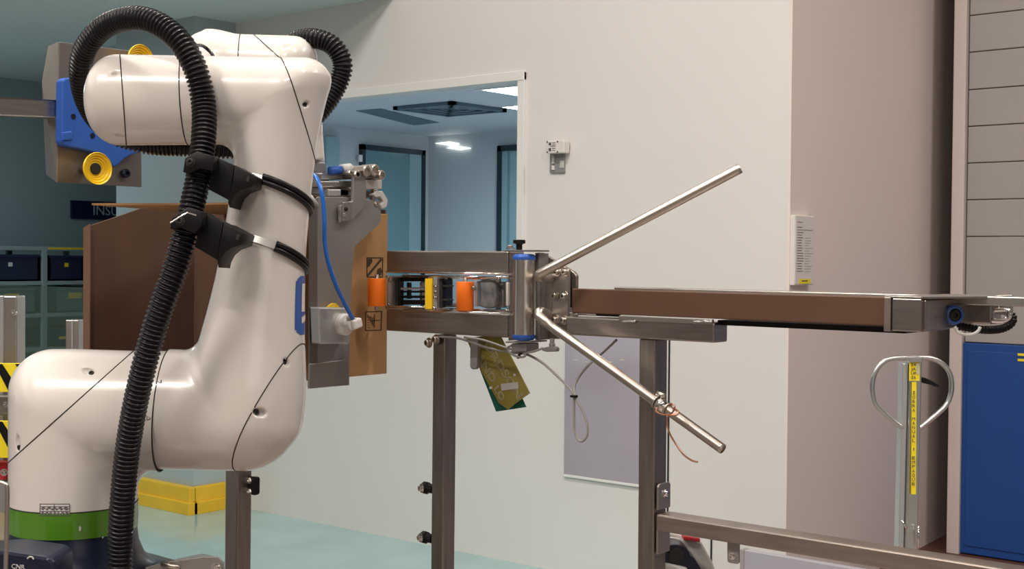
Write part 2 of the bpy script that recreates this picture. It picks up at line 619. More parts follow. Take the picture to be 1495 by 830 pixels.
# two glowing plates imitating reflected lights in front of the far wall
for px, py in ((651, 209.5), (668, 216.5)):
    q = onY(px, py, 8.70)
    o = solo('lamp_reflection', prism([onY(px - 17, py - .5, 8.7), onY(px + 4, py - 3, 8.7), onY(px + 17, py - .5, 8.7), onY(px + 2, py + 2.2, 8.7)], (0, .029, 0)),
             'reflected_glow', ('upper' if py < 212 else 'lower') + ' of two small glowing plates imitating reflections on the far blue wall', 'light', group='small imitated reflections')

# ------------------------------------------------------------------ sectional door on the right
YD = 6.58
dx0 = onY(1388, 700, YD)[0]
sd = T('door_3', None, None, (-1.6, YD, 0), kind='structure')
fx0 = onY(1386, 760, YD)[0] - .004
part(sd, 'door_jamb', box(fx0, fx0 + .065, YD - .03, YD + .12, 0, 5.6, .006), 'trim_pink')
zs = [1.085] + [1.27 + .1868 * k for k in range(16)]
zs = [1.085] + [onY(1440, y, YD)[2] for y in (345, 291, 237, 183, 129, 74, 20)] + [2.93, 3.12, 3.31, 3.5, 3.7, 3.9, 4.1, 4.4, 4.7, 5.0, 5.3, 5.59]
for a, c in zip(zs[:-1], zs[1:]):
    part(sd, 'panel', box(fx0 + .07, 2.5, YD, YD + .05, a + .002, c - .002, .004), 'door_grey')
part(sd, 'blue_panel', box(fx0 + .065, 2.5, YD - .012, YD + .05, 0.01, 1.083, .004), 'door_blue', label='blue lower panel')
part(sd, 'blue_inset', box(fx0 + .09, .58, YD - .018, YD - .012, 0.05, 1.045, .003), 'door_blue')
for k in range(2):
    q = onY(1486, 517 + 8 * k, YD - .02)
    part(sd, 'yellow_stripe', box(q[0], q[0] + .2, YD - .022, YD - .018, q[2] - .006, q[2] + .006), 'yellow_sticker')

# ------------------------------------------------------------------ things on the walls
# control box
o = T('wall_control_box', 'small white control box on grey bracket plate on white wall', 'control box', onY(811, 252, YW))
pl = prY([(803, 222), (823.5, 222), (823.5, 252), (802, 252)], YW - .012, .012, .002)
part(o, 'back_plate', pl, 'grey_plastic')
part(o, 'housing', prY([(797.5, 205), (822, 203.5), (823.5, 206), (823, 223), (799, 224), (797, 222)], YW - .055, .045, .006), 'white_plastic')
part(o, 'lid', prY([(798.5, 206.5), (815, 205.5), (815, 223), (799, 223.5)], YW - .060, .006, .002), 'paper')
lb = NB()
for (x0, y0, x1, y1) in ((801, 208, 804.5, 212), (801, 216, 804.5, 220.5), (806, 208, 811, 208.8), (806, 211, 811, 211.8), (806, 216, 811, 216.8), (806, 219, 810, 219.8), (803, 213, 811, 213.6)):
    prY(rectpoly(x0, y0, x1, y1), YW - .0612, .001, bm=lb)
part(o, 'printed_label', lb, 'ink')
for x, y in ((799, 207), (814, 206.5), (799, 222), (814, 221.5)):
    part(o, 'screw', bolt_bm(onY(x, y, YW - .06), (0, -1, 0), .003, .003), 'ink')
part(o, 'terminal', prY(rectpoly(805, 226, 808.5, 239), YW - .02, .01, .002), 'light_grey_plastic')
part(o, 'terminal', prY(rectpoly(805, 241.5, 808.5, 248), YW - .02, .01, .002), 'white_plastic')
part(o, 'tag', prY(rectpoly(817, 234, 823, 245), YW - .015, .004, .001), 'light_grey_plastic')

# clipboard with record sheet on the pink wall
xw = -2.60
o = T('document_holder', 'white document holder with printed record sheet and yellow sticker on pink wall', 'document', onX(1172, 416, xw))
yA, yB = onX(1158.5, 350, -2.55)[1], onX(1187, 350, -2.55)[1]
zA, zB = 1.392, 1.684
part(o, 'holder', box(-2.578, -2.545, yA, yB, zA, zB, .003), 'white_plastic')
part(o, 'sheet', box(-2.545, -2.543, yA + .006, yB - .004, zA + .006, zB - .004), 'paper')
lb = NB()
W = yB - yA
for k in range(20):
    z = zB - .03 - k * .0108
    if k in (1, 3):
        continue
    w = W * random.uniform(.22, .34)
    box(-2.5435, -2.5425, yA + .02, yA + .02 + w, z, z + .0028, bm=lb)
    if k > 5:
        box(-2.5435, -2.5425, yA + W * .5, yA + W * random.uniform(.7, .92), z, z + .0012, bm=lb)
box(-2.5435, -2.5425, yA + W * .1, yA + W * .88, zB - .062, zB - .060, bm=lb)
part(o, 'printed_lines', lb, 'ink')
part(o, 'sticker', box(-2.5435, -2.5424, yA + W * .22, yA + W * .82, zA + .006, zA + .026), 'yellow_sticker', label='yellow sticker')
part(o, 'sticker_print', box(-2.5425, -2.5418, yA + W * .36, yA + W * .66, zA + .015, zA + .020), 'ink')

# glossy lavender sheet on the wall under the beam
o = T('glossy_board', 'glossy lavender plastic board on white wall behind the looped cable', 'board', onY(880, 700, YW))
x0, x1 = onY(826, 600, YW)[0], onY(960, 600, YW)[0]
z0, z1 = onY(826, 691, YW)[2], 1.16
part(o, 'sheet', box(x0, x1, YW - .012, YW - .002, z0, z1, .002), 'lavender')
part(o, 'lower_edge', box(x0, x1, YW - .016, YW - .001, z0 - .012, z0, .002), 'trim_white')
for k in range(5):
    q = onY(840 + k * 17, 525 + (k % 2) * 3, YW - .012)
    part(o, 'glue_mark', box(q[0] - .012, q[0] + .012, YW - .0135, YW - .012, q[2] - .002, q[2] + .002, .0005), 'tag_line')

# blue department sign on the left wall
sg = T('wall_sign', 'dark blue sign with white lettering on the far left wall', 'sign', (-9.57, 6.3, 1.78))
y0 = onX(104, 293, -9.56)[1]
part(sg, 'board', box(-9.578, -9.56, y0, y0 + .95, 1.785, 1.935, .003), 'sign_navy')
tb = text_bm('INSUMOS', (-9.559, y0 + .205, 1.822), (0, 1, 0), (0, 0, 1), .115, .001)
part(sg, 'lettering', tb, 'sign_text')

# ------------------------------------------------------------------ storage rack with bins at far left
XR = -8.9
rk = T('storage_rack', 'grey metal storage rack with four levels against the left wall', 'rack', (-9.2, 5.3, 0))
ry = [onX(-40, 400, XR)[1], onX(65.5, 400, XR)[1], onX(150, 400, XR)[1]]
for y in ry:
    for xx in (XR, -9.4):
        part(rk, 'post', box(xx - .03, xx, y - .022, y + .022, 0, 1.545, .004), 'rack_grey')
lev = [1.21, .93, .62, .25]
lev = [onX(60, 409, XR)[2] - .035, onX(60, 457, XR)[2] - .03, onX(60, 507, XR)[2] - .03, .25]
for z in lev + [1.52]:
    part(rk, 'shelf', box(-9.42, XR - .002, ry[0], ry[2], z, z + .03, .004), 'rack_grey')
q0, q1 = onX(71, 367, XR + .005), onX(124, 367, XR + .005)
part(rk, 'yellow_strip', box(XR, XR + .006, q0[1], q1[1] + .12, 1.53, 1.545), 'yellow', label='yellow label strip')
binspec = [(-30, 60, 0, 'bin_navy', 'dark navy storage bin on the top rack level left of the post', 1.03),
           (71, 124, 0, 'bin_navy', 'dark navy storage bin with small yellow tag on the top rack level', 1.0),
           (80, 140, 1, 'bin_grey', 'grey storage bin with wide yellow tag on the second rack level', .95),
           (-20, 55, 1, 'bin_grey', 'grey storage bin on the second rack level behind the clear guard', .95),
           (80, 140, 2, 'bin_navy', 'navy storage bin with yellow stripe on the third rack level', .8)]
for i, (xa, xb, lv, mt, lab, hk) in enumerate(binspec):
    ya, yb = onX(xa, 400, XR)[1] + .01, onX(xb, 400, XR)[1] - .01
    z = lev[lv] + .031
    hh = [.19, .20, .17][lv] * hk
    r = T('storage_bin', lab, 'bin', (-9.15, (ya + yb) / 2, z), group='bins on the storage rack')
    bb = NB()
    box(-9.38, XR - .01, ya, yb, z, z + .012, bm=bb)
    for a in ((-9.38, -9.368, ya, yb), (XR - .022, XR - .01, ya, yb), (-9.38, XR - .01, ya, ya + .012), (-9.38, XR - .01, yb - .012, yb)):
        box(a[0], a[1], a[2], a[3], z, z + hh, bm=bb)
    part(r, 'body', bb, mt)
    part(r, 'rim', box(XR - .01, XR + .004, ya - .004, yb + .004, z + hh - .02, z + hh, .003), mt)
    w = .03 if lv == 0 else .11
    yc = (ya + yb) / 2
    if lv == 2:
        part(r, 'tag', box(XR - .01, XR - .004, ya + .03, yb - .03, z + hh * .4, z + hh * .4 + .02, .001), 'yellow')
    else:
        part(r, 'tag', box(XR - .01, XR - .002, yc - w / 2, yc + w / 2, z + hh * .55, z + hh * .55 + (.03 if lv == 0 else .045), .001), 'yellow' if i else 'white_plastic')

# ------------------------------------------------------------------ safety guard at far left
gd = T('safety_guard', 'clear safety guard with steel posts and hazard striped boards left of robot', 'guard', (-3.3, 1.9, 0))
d1 = 3.3
q = at(14, 480, d1)
for (x0, x1, yt, dd) in ((-16, 31, 431, 3.3), (100, 119, 466, 4.4)):
    A, B = at(x0, yt, dd), at(x1, yt, dd)
    hw = (x1 - x0) / 2 * dd / FPX
    cx, cy = (A[0] + B[0]) / 2, (A[1] + B[1]) / 2
    part(gd, 'post', obox((cx, cy, A[2] / 2), Rh, Fh, Zh, hw, .03, A[2] / 2, .003), 'steel_plate')
    part(gd, 'post_flange', obox((cx + Rh[0] * (hw * .1) - Fh[0] * .033, cy + Rh[1] * (hw * .1) - Fh[1] * .033, A[2] / 2), Rh, Fh, Zh, hw * .12, .004, A[2] / 2, .001), 'alu')
part(gd, 'bolt', bolt_bm(at(21, 456, 3.26), -Fh, .006, .006), 'chrome')
A, B = at(-40, 414, 4.5), at(140, 420, 4.5)
part(gd, 'clear_sheet', prism([A, B, (B[0], B[1], .6), (A[0], A[1], .6)], Fh * .006), 'clear_panel')
# hazard boards
dh = 3.15


def hazard(y0, y1):
    bd = part(gd, 'hazard_board', prF(rectpoly(-50, y0, 60, y1), dh, .012, .001), 'yellow_sticker', label='yellow board with black stripes')
    st = NB()
    prF([(-8, y0 + 1), (3, y0 + 1), (22, y0 + 30), (22, min(y1 - 1, y0 + 48)), (12, min(y1 - 1, y0 + 40))], dh - .002, .002, bm=st)
    prF([(22, y0 + 1), (34, y0 + 1), (58, y0 + 38), (46, y0 + 38)], dh - .002, .002, bm=st)
    prF([(-45, y0 + 4), (-36, y0 + 2), (-6, y1 - 2), (-20, y1 - 2)], dh - .002, .002, bm=st)
    part(bd, 'stripe', st, 'black_plastic')


hazard(530, 572)
hazard(614, 668)
part(gd, 'cross_bar', prF(rectpoly(-50, 674, 60, 700), dh + .03, .03, .003), 'red', label='red cross bar')
part(gd, 'cross_bar', prF(rectpoly(-50, 578, 60, 606), dh + .05, .03, .003), 'steel_matte')
part(gd, 'bolt', bolt_bm(at(9, 590, dh + .04), -Fh, .006, .006), 'chrome')
part(gd, 'bolt', bolt_bm(at(6, 689, dh + .02), -Fh, .006, .006), 'chrome')
part(gd, 'lower_board', prF(rectpoly(-50, 703, 60, 1100), dh + .03, .02, .002), 'grey_plastic')

# bent steel hoop in the left foreground
pts = [at(-30, 708, 1.9), at(-6, 704, 1.9), at(6, 706, 1.9), at(10.5, 714, 1.9), at(10, 760, 1.9), at(8, 850, 1.9), at(8, 900, 1.9)]
solo('steel_hoop', tube(spline(pts, 6), .0032, 10), 'rod_steel', 'thin bent steel hoop at the left edge beside robot base', 'hoop', smooth=True)

# ------------------------------------------------------------------ ROBOT
AL = math.radians(10)
UA = Rh * math.cos(AL) - Fh * math.sin(AL)
NA = np.cross(Zh, UA)
RO = at(108, 640, 2.3)
RO[2] = 0
Bmat = np.stack([UA, NA, Zh])            # rows: local axes


def W(p):
    return RO + np.asarray(p, float) @ Bmat


def Lc(P):
    return (np.asarray(P, float) - RO) @ Bmat.T


def L(x, y, v=0.0):
    q = ray(x, y)
    t = (v - (CC - RO) @ NA) / (q @ NA)
    return Lc(CC + q * t)


def px2m(npx, p):
    return npx * depth(W(p)) / FPX


def nrm(v):
    v = np.asarray(v, float)
    return v / np.linalg.norm(v)


def sd_cyl(P, a, d, r):
    q = P - a
    s = q @ d
    e = np.sqrt(np.maximum((q * q).sum(1) - s * s, 0))
    return e - (r(s) if callable(r) else r), s


def rmax(a, b, R):
    u = np.maximum(R + a, 0)
    v = np.maximum(R + b, 0)
    return np.minimum(-R, np.maximum(a, b)) + np.sqrt(u * u + v * v)


def rmin(a, b, R):
    return -rmax(-a, -b, R)


def smin(a, b, k):
    h = np.maximum(k - np.abs(a - b), 0) / k
    return np.minimum(a, b) - h * h * k * .25


def smax(a, b, k):
    return -smin(-a, -b, k)


def elbow(P, v0, in1, in2, c1, e1, r1, c2, e2, r2, R0, Rf):
    """bent tube: c = cylinder distances, e = in-plane axis distances, R0 outer and Rf inner rounding, slice by slice"""
    v = P[:, 1] - v0
    h1 = np.sqrt(np.maximum(r1 * r1 - v * v, (.03 * r1) ** 2))
    h2 = np.sqrt(np.maximum(r2 * r2 - v * v, (.03 * r2) ** 2))
    k = np.minimum(h1 / r1, h2 / r2)
    a, b = e1 - h1, e2 - h2
    kk = np.maximum(k, .25)
    rm = np.minimum(r1, r2)
    out = np.maximum(rmax(a, b, R0 * k) * kk, np.abs(v) - rm)
    inn = np.where((a < Rf * k) & (b < Rf * k), np.maximum(rmin(a, b, Rf * k) * kk, np.abs(v) - rm), np.minimum(c1, c2))
    return np.where(in1 & ~in2, c1, np.where(in2 & ~in1, c2, np.where(in1 & in2, inn, out)))


def inplane(P, a, d):
    q = P - a
    return np.abs(q[:, 0] * d[2] - q[:, 2] * d[0])


def grad(f, P, e=5e-4):
    g = np.empty_like(P)
    for i in range(3):
        d = np.zeros(3)
        d[i] = e
        g[:, i] = (f(P + d) - f(P - d)) / (2 * e)
    return g


def surface(f, lo, hi, h):
    """naive surface nets plus Newton projection on f = 0"""
    lo, hi = np.array(lo, float), np.array(hi, float)
    n = np.ceil((hi - lo) / h).astype(int) + 1
    ax = [lo[i] + h * np.arange(n[i]) for i in range(3)]
    G = np.stack(np.meshgrid(*ax, indexing='ij'), -1)
    D = f(G.reshape(-1, 3)).reshape(n)
    S = D < 0
    c = S[:-1, :-1, :-1].astype(np.int8)
    cnt = np.zeros(n - 1, np.int8)
    for i in (0, 1):
        for j in (0, 1):
            for k in (0, 1):
                cnt += S[i:n[0] - 1 + i, j:n[1] - 1 + j, k:n[2] - 1 + k]
    act = (cnt > 0) & (cnt < 8)
    idx = -np.ones(n - 1, int)
    cells = np.argwhere(act)
    idx[act] = np.arange(len(cells))
    acc = np.zeros((len(cells), 3))
    num = np.zeros(len(cells))
    cor = [(i, j, k) for i in (0, 1) for j in (0, 1) for k in (0, 1)]
    for a in cor:
        for axs in range(3):
            if a[axs]:
                continue
            b = list(a)
            b[axs] = 1
            ca, cb = cells + np.array(a), cells + np.array(b)
            da, db = D[tuple(ca.T)], D[tuple(cb.T)]
            mk = (da < 0) != (db < 0)
            t = np.where(mk, da / np.where(mk, da - db, 1), 0)
            p = lo + h * (ca + (cb - ca) * t[:, None])
            acc += p * mk[:, None]
            num += mk
    V = acc / num[:, None]
    F = []
    for axs in range(3):
        o = [a for a in range(3) if a != axs]
        sl0 = [slice(None)] * 3
        sl1 = [slice(None)] * 3
        sl0[axs], sl1[axs] = slice(0, -1), slice(1, None)
        A_, B_ = S[tuple(sl0)], S[tuple(sl1)]
        ed = np.argwhere(A_ != B_)
        ed = ed[(ed[:, o[0]] > 0) & (ed[:, o[1]] > 0) & (ed[:, o[0]] < n[o[0]] - 1) & (ed[:, o[1]] < n[o[1]] - 1)]
        if not len(ed):
            continue
        q = []
        for (i, j) in ((-1, -1), (0, -1), (0, 0), (-1, 0)):
            e = ed.copy()
            e[:, o[0]] += i
            e[:, o[1]] += j
            q.append(idx[tuple(e.T)])
        q = np.stack(q, 1)
        F.append(q[(q >= 0).all(1)])
    F = np.concatenate(F)
    for _ in range(4):
        d = f(V)
        g = grad(f, V)
        st = d[:, None] * g / np.maximum((g * g).sum(1), .05)[:, None]
        ln = np.linalg.norm(st, axis=1)
        st *= np.minimum(1, .6 * h / np.maximum(ln, 1e-9))[:, None]
        V = V - st
    return V, F


def march(f, x, y, t0=1.0, t1=3.6):
    o, d = Lc(CC), Bmat @ ray(x, y)
    dn = np.linalg.norm(d)
    t = t0
    for _ in range(200):
        s = float(f((o + d * t)[None])[0])
        if s < 1e-4:
            break
        t += s * .7 / dn
        if t > t1:
            return None, None
    p = o + d * t
    g = grad(f, p[None])[0]
    return p, nrm(g)


def plane3(a, b, c, toward):
    n = nrm(np.cross(b - a, c - a))
    if n @ (np.asarray(toward) - a) < 0:
        n = -n
    return a, n


robot = T('industrial_robot', 'large white industrial robot arm with green base ring and black corrugated hose', 'robot', RO + Zh * .92)


def loops_of(edges):
    adj = {}
    for a, b in edges:
        adj.setdefault(a, []).append(b)
        adj.setdefault(b, []).append(a)
    out, seen = [], set()
    for s in adj:
        if s in seen:
            continue
        lp, cur, prev = [s], s, None
        seen.add(s)
        while True:
            nx = [q for q in adj[cur] if q != prev and (q not in seen)]
            if not nx:
                break
            prev, cur = cur, nx[0]
            seen.add(cur)
            lp.append(cur)
        if len(lp) > 8:
            out.append(lp)
    return out


def pieces(f, lo, hi, h, cuts, names, classify, material='robot_white'):
    """mesh f, cut it by planes (each inside its own region), one object per piece, a dark gasket in each joint"""
    V, F = surface(f, lo, hi, h)
    bm = NB()
    vs = [bm.verts.new(p) for p in V]
    for q in F:
        try:
            bm.faces.new([vs[i] for i in q])
        except ValueError:
            pass
    bmesh.ops.recalc_face_normals(bm, faces=bm.faces[:])
    loops = []
    for (co, no, region) in cuts:
        fs = [x for x in bm.faces if region(np.array(x.calc_center_median()))]
        gm = set(fs)
        for x in fs:
            gm.update(x.edges)
            gm.update(x.verts)
        r = bmesh.ops.bisect_plane(bm, geom=list(gm), dist=1e-5, plane_co=co, plane_no=no)
        ce = [e for e in r['geom_cut'] if isinstance(e, bmesh.types.BMEdge)]
        loops.append([(tuple(e.verts[0].co), tuple(e.verts[1].co)) for e in ce])
    bm.normal_update()
    bm.faces.ensure_lookup_table()
    cen = np.array([x.calc_center_median()[:] for x in bm.faces])
    lab = classify(cen)
    objs = {}
    for i, nm in enumerate(names):
        if nm is None:
            continue
        b2 = bm.copy()
        b2.faces.ensure_lookup_table()
        bmesh.ops.delete(b2, geom=[x for x in b2.faces if lab[x.index] != i], context='FACES')
        for v in b2.verts:
            v.co = Vector(W(np.array(v.co)))
        objs[i] = part(robot, nm, b2, material, smooth=True)
    bm.free()
    for ed in loops:
        rd = [(tuple(round(q, 6) for q in a), tuple(round(q, 6) for q in b)) for a, b in ed]
        for lp in loops_of(rd):
            P = np.array(lp)
            if len(P) > 160:
                P = P[::len(P) // 120]
            b3 = tube([W(p) for p in P], .0011, 6, closed=True)
            part(robot, 'gasket', b3, 'seam_black', smooth=True)
    return objs


def recess(f, x, y, ang, a, b, dep, base=None):
    """returns a cutter (ellipsoid) sunk into f at pixel x, y; ang in degrees in the picture"""
    p, n = march(f, x, y)
    du = Bmat @ (CR * math.cos(math.radians(ang)) - CU * math.sin(math.radians(ang)))
    e1 = nrm(du - n * (du @ n))
    e2 = np.cross(n, e1)
    c = p + n * dep * .25

    def g(P):
        q = P - c
        k = np.sqrt((q @ e1 / a) ** 2 + (q @ e2 / b) ** 2 + (q @ n / (dep * 1.25)) ** 2)
        return (k - 1) * min(a, b, dep * 1.25)
    return g, p, n, e1, e2


def carve(f, cutters):
    def g(P):
        d = f(P)
        for c in cutters:
            d = smax(d, -c[0](P), .0006)
        return d
    return g


def screw_at(c, off=0.0, r=.0042, dep=.004):
    g, p, n, e1, e2 = c
    q = p + e1 * off - n * dep
    part(robot, 'screw', lathe(W(q), W(n) - W(np.zeros(3)), [(r, 0), (r, .003), (r * .5, .003), (r * .45, .001), (0, .001)], 12), 'seam_black')


# --- shoulder turret: vertical column bending into a horizontal barrel
C0 = L(108, 599)
rT = px2m(90, C0)
C1 = L(357, 600)
ex = np.array([1.0, 0, 0])
ez = np.array([0, 0, 1.0])
wB = 1.062
r230 = px2m(87.5, L(230, 600))
r357 = px2m(86.5, C1)
kx = (r357 - r230) / (C1[0] - L(230, 600)[0])
dB = nrm(C1 - C0)


def r_low(u):
    return r230 + kx * (u - L(230, 600)[0])


def r_barrel(s):
    return rT + (r230 - rT) * np.clip(s / .13, 0, 1)


def f_turret0(P):
    c1, s1 = sd_cyl(P, C0, ez, rT)
    c2, s2 = sd_cyl(P, C0, dB, r_barrel)
    d = elbow(P, 0, s1 < 0, s2 > 0, c1, inplane(P, C0, ez), rT, c2, inplane(P, C0, dB), r_barrel(s2), rT * .62, .05)
    return np.maximum(np.maximum(d, (wB - .03) - P[:, 2]), s2 - .3)


cut_t = [recess(f_turret0, 128, 541, 35, .0145, .0068, .009), recess(f_turret0, 25.5, 646, 78, .015, .007, .008)]
f_turret = carve(f_turret0, cut_t)
mit = plane3(L(20, 668), L(195, 512), L(107, 590, -rT), L(40, 540))
rng = plane3(L(247, 512), L(236, 686), L(222, 603, -rT), L(400, 600))
lo = C0 + np.array([-rT - .02, -rT - .02, 0])
hi = np.array([L(300, 600)[0], rT + .02, C0[2] + rT + .02])
lo[2] = wB - .012
pieces(f_turret, lo, hi, .0034,
       [(mit[0], mit[1], lambda c: True), (rng[0], rng[1], lambda c: c[0] > rT * .6),
        (np.array([0, 0, wB]), ez, lambda c: c[2] < wB + .04)],
       ['shoulder_housing', 'shoulder_cap', None],
       lambda c: np.where(((c - rng[0]) @ rng[1] > 0) | (c[:, 2] < wB), 2, np.where((c - mit[0]) @ mit[1] > 0, 1, 0)))
for c in cut_t:
    screw_at(c, .007 if c is cut_t[0] else .008)

# --- lower elbow + upper arm + upper elbow + fore barrel, one smooth skin
C2 = L(412, 147)
dA = nrm(C2 - C1)
lenA = np.linalg.norm(C2 - C1)
ys = np.array([600, 500, 463, 437, 373, 298, 237, 190, 147])
rp = np.array([87, 76.5, 71, 67, 61.5, 58.5, 57.2, 59, 62])
xc = np.interp(ys, [147, 600], [412, 357])
sA = np.array([(L(x, y) - C1) @ dA for x, y in zip(xc, ys)])
rA = np.array([px2m(r, L(x, y)) for r, x, y in zip(rp, xc, ys)])
pf = np.polyfit(sA, rA, 5)
r3a0 = px2m(62.5, C2)


def r_arm(s):
    s = np.clip(s, -.05, lenA + .05)
    return np.polyval(pf, s) + (r357 - np.polyval(pf, 0)) * np.exp(-(s / .04) ** 2) + (r3a0 - np.polyval(pf, lenA)) * np.exp(-((s - lenA) / .04) ** 2)


E3 = L(150, 146)
d3 = nrm(E3 - C2)
len3 = np.linalg.norm(E3 - C2)
r3a, r3b = px2m(62.5, C2), px2m(66.5, L(185, 146))


def r_three(s):
    return r3a + (r3b - r3a) * np.clip(s / len3, 0, 1.2)


sEnd = (L(141, 146) - C2) @ d3


def f_arm0(P):
    q = P - C1
    r1 = r_low(P[:, 0])
    c1 = np.sqrt(q[:, 1] ** 2 + q[:, 2] ** 2) - r1
    cA, s = sd_cyl(P, C1, dA, r_arm)
    c3, s3 = sd_cyl(P, C2, d3, r_three)
    rA_ = r_arm(s)
    eA = inplane(P, C1, dA)
    lowd = elbow(P, 0, q[:, 0] < 0, s > 0, c1, np.abs(q[:, 2]), r1, cA, eA, rA_, .080, .03)
    lowd = np.maximum(lowd, L180 - P[:, 0])
    topd = elbow(P, 0, s3 > 0, s < lenA, c3, inplane(P, C2, d3), r_three(s3), cA, eA, rA_, .052, .04)
    topd = rmax(topd, s3 - sEnd, .044)
    return np.where(s < lenA * .5, lowd, topd)


L180 = L(180, 600)[0]
cuts_a = [recess(f_arm0, 418.5, 528.5, 30, .0085, .0055, .009), recess(f_arm0, 379, 602, 15, .0125, .0075, .011),
          recess(f_arm0, 366, 680, -5, .012, .005, .006), recess(f_arm0, 447, 152.5, -10, .007, .005, .007),
          recess(f_arm0, 166.5, 107.5, -18, .009, .0038, .006), recess(f_arm0, 175, 198.5, 8, .009, .0035, .005),
          recess(f_arm0, 272, 198.5, 60, .0035, .0025, .002)]
f_arm = carve(f_arm0, cuts_a)
lowcap = plane3(L(443.5, 497), L(351, 687), L(371, 592, -px2m(80, C1)), L(440, 660))
upcap = plane3(L(409, 86), L(461, 234), L(438.5, 156, -.068), L(470, 100))
ring2 = plane3(L(267.5, 80), L(274, 211), L(261.5, 142, -.08), L(150, 146))
cap3 = plane3(L(175, 81), L(184.5, 213), L(180, 147, -.08), L(100, 146))
wm = (C1[2] + C2[2]) / 2
low = lambda c: c[2] < wm
upp = lambda c: c[2] > wm
lo = np.array([L(138, 146)[0] - .02, -.125, C1[2] - r357 - .02])
hi = np.array([L(480, 300)[0] + .02, .125, C2[2] + r3b + .02])


def cls(c):
    lowm = c[:, 2] < wm
    out = np.zeros(len(c), int)
    out[lowm & ((c - lowcap[0]) @ lowcap[1] > 0)] = 1
    out[lowm & ((c - rng[0]) @ rng[1] < 0)] = 5
    out[~lowm & ((c - upcap[0]) @ upcap[1] > 0)] = 2
    out[~lowm & ((c - ring2[0]) @ ring2[1] > 0)] = 3
    out[~lowm & ((c - cap3[0]) @ cap3[1] > 0)] = 4
    return out


pieces(f_arm, lo, hi, .0034,
       [(lowcap[0], lowcap[1], low), (rng[0], rng[1], low), (upcap[0], upcap[1], upp), (ring2[0], ring2[1], upp), (cap3[0], cap3[1], upp)],
       ['upper_arm', 'elbow_cap', 'elbow_cap', 'fore_barrel', 'barrel_cap', None], cls)
for i in (0, 1, 3):
    screw_at(cuts_a[i], -.004 if i < 2 else 0, .0042 if i < 2 else .003, .0065 if i < 2 else .005)

# --- forearm and wrist behind the barrel
V2 = .40
K0, K1 = L(200, 150, .02), L(305, 128, V2)
J0, J1 = L(308, 130, V2), L(308, 92, V2)
K2 = L(418, 98, V2)
K3 = L(428, 238, V2)
rJ, rK = px2m(47, J1), px2m(46, K2)


def seg(P, a, b):
    t = np.clip(((P - a) @ (b - a)) / ((b - a) @ (b - a)), 0, 1)
    return np.linalg.norm(P - a - t[:, None] * (b - a), axis=1)


def f_wrist0(P):
    ball = seg(P, J0, J1) - rJ
    fore = seg(P, K0, K1) - .060
    dk = nrm(K2 - J1)
    c1, s1 = sd_cyl(P, K2, -dk, lambda s: rK * (.99 - .06 * np.clip(s / .2, 0, 1)))
    dd = nrm(K3 - K2)
    c2, s2 = sd_cyl(P, K2, dd, rK)
    rw = rK * (.99 - .06 * np.clip(s1 / .2, 0, 1))
    d = elbow(P, V2, s1 > 0, s2 > 0, c1, inplane(P, K2, -dk), rw, c2, inplane(P, K2, dd), rK, rK * .6, .03)
    d = np.maximum(np.maximum(d, s1 - np.linalg.norm(K2 - J1)), s2 - np.linalg.norm(K3 - K2))
    return smin(smin(d, ball, .022), fore, .02)


cw = [recess(f_wrist0, 417, 68, -35, .011, .005, .004)]
f_wrist = carve(f_wrist0, cw)
wmit = plane3(L(372, 52, V2), L(412, 88, V2), L(390, 68, V2 - .03), L(440, 60, V2))
wring = plane3(L(351, 53, V2), L(348, 150, V2), L(347, 95, V2 - rK), L(300, 95, V2))
lo = np.array([K0[0] - .08, -.08, K3[2] - .01])
hi = np.array([K2[0] + rK + .02, V2 + .09, J1[2] + rJ + .02])
pieces(f_wrist, lo, hi, .0055,
       [(wmit[0], wmit[1], lambda c: c[1] > V2 - .12 and c[0] > K1[0]), (wring[0], wring[1], lambda c: c[1] > V2 - .11 and c[0] > J1[0])],
       ['wrist', 'wrist_cap', 'forearm'],
       lambda c: np.where(((c - wring[0]) @ wring[1] > 0) | (c[:, 1] < V2 - .11), 2, np.where((c - wmit[0]) @ wmit[1] > 0, 1, 0)))
part(robot, 'tool_flange', cylp(W(K3 + ez * .005), W(K3 - ez * .022), rK * .82, 32), 'steel_plate', smooth=False, auto=40)
# thin black lead over the wrist
lead = [L(258, 78, .05), L(275, 70, .12), L(292, 66, .28), L(303, 72, V2 - rJ - .012), L(312, 84, V2 - rJ - .02), L(316, 110, V2 - rJ - .02)]
part(robot, 'lead', tube(spline([W(p) for p in lead], 8), .0034, 8), 'black_plastic', smooth=True)
# a small ridge ring where the joint sits
# --- base: green status ring and black foot
ax0 = W(np.array([0, 0, 0]))
part(robot, 'status_ring', lathe(ax0, Zh, [(rT - .004, 1.0155), (rT + .0005, 1.0165), (rT + .0015, 1.04), (rT + .0008, 1.0610), (rT - .006, 1.0620)], 96), 'robot_green', 'glossy green ring', auto=40)
part(robot, 'ring_groove', lathe(ax0, Zh, [(rT - .002, 1.0612), (rT + .0002, 1.0612), (rT + .0002, 1.0632), (rT - .002, 1.0632)], 96), 'seam_black')
part(robot, 'base_foot', lathe(ax0, Zh, [(rT + .055, .932), (rT + .055, .940), (rT + .03, .948), (rT + .012, .965), (rT + .002, .990), (rT - .001, 1.0158), (rT - .02, 1.0165)], 96), 'navy_black', auto=40)


# --- markings on the skin
def patch(f, cells, lift=.0007):
    """cells: list of quads of pixel corners projected on the skin"""
    b = NB()
    for q in cells:
        vs = []
        for x, y in q:
            p, n = march(f, x, y)
            if p is None:
                break
            vs.append(b.verts.new(W(p + n * lift)))
        if len(vs) >= 3:
            b.faces.new(vs)
    return b


def bar(x0, y0, x1, y1, nx=1):
    return [rectpoly(x0 + (x1 - x0) * i / nx, y0, x0 + (x1 - x0) * (i + 1) / nx, y1) for i in range(nx)]


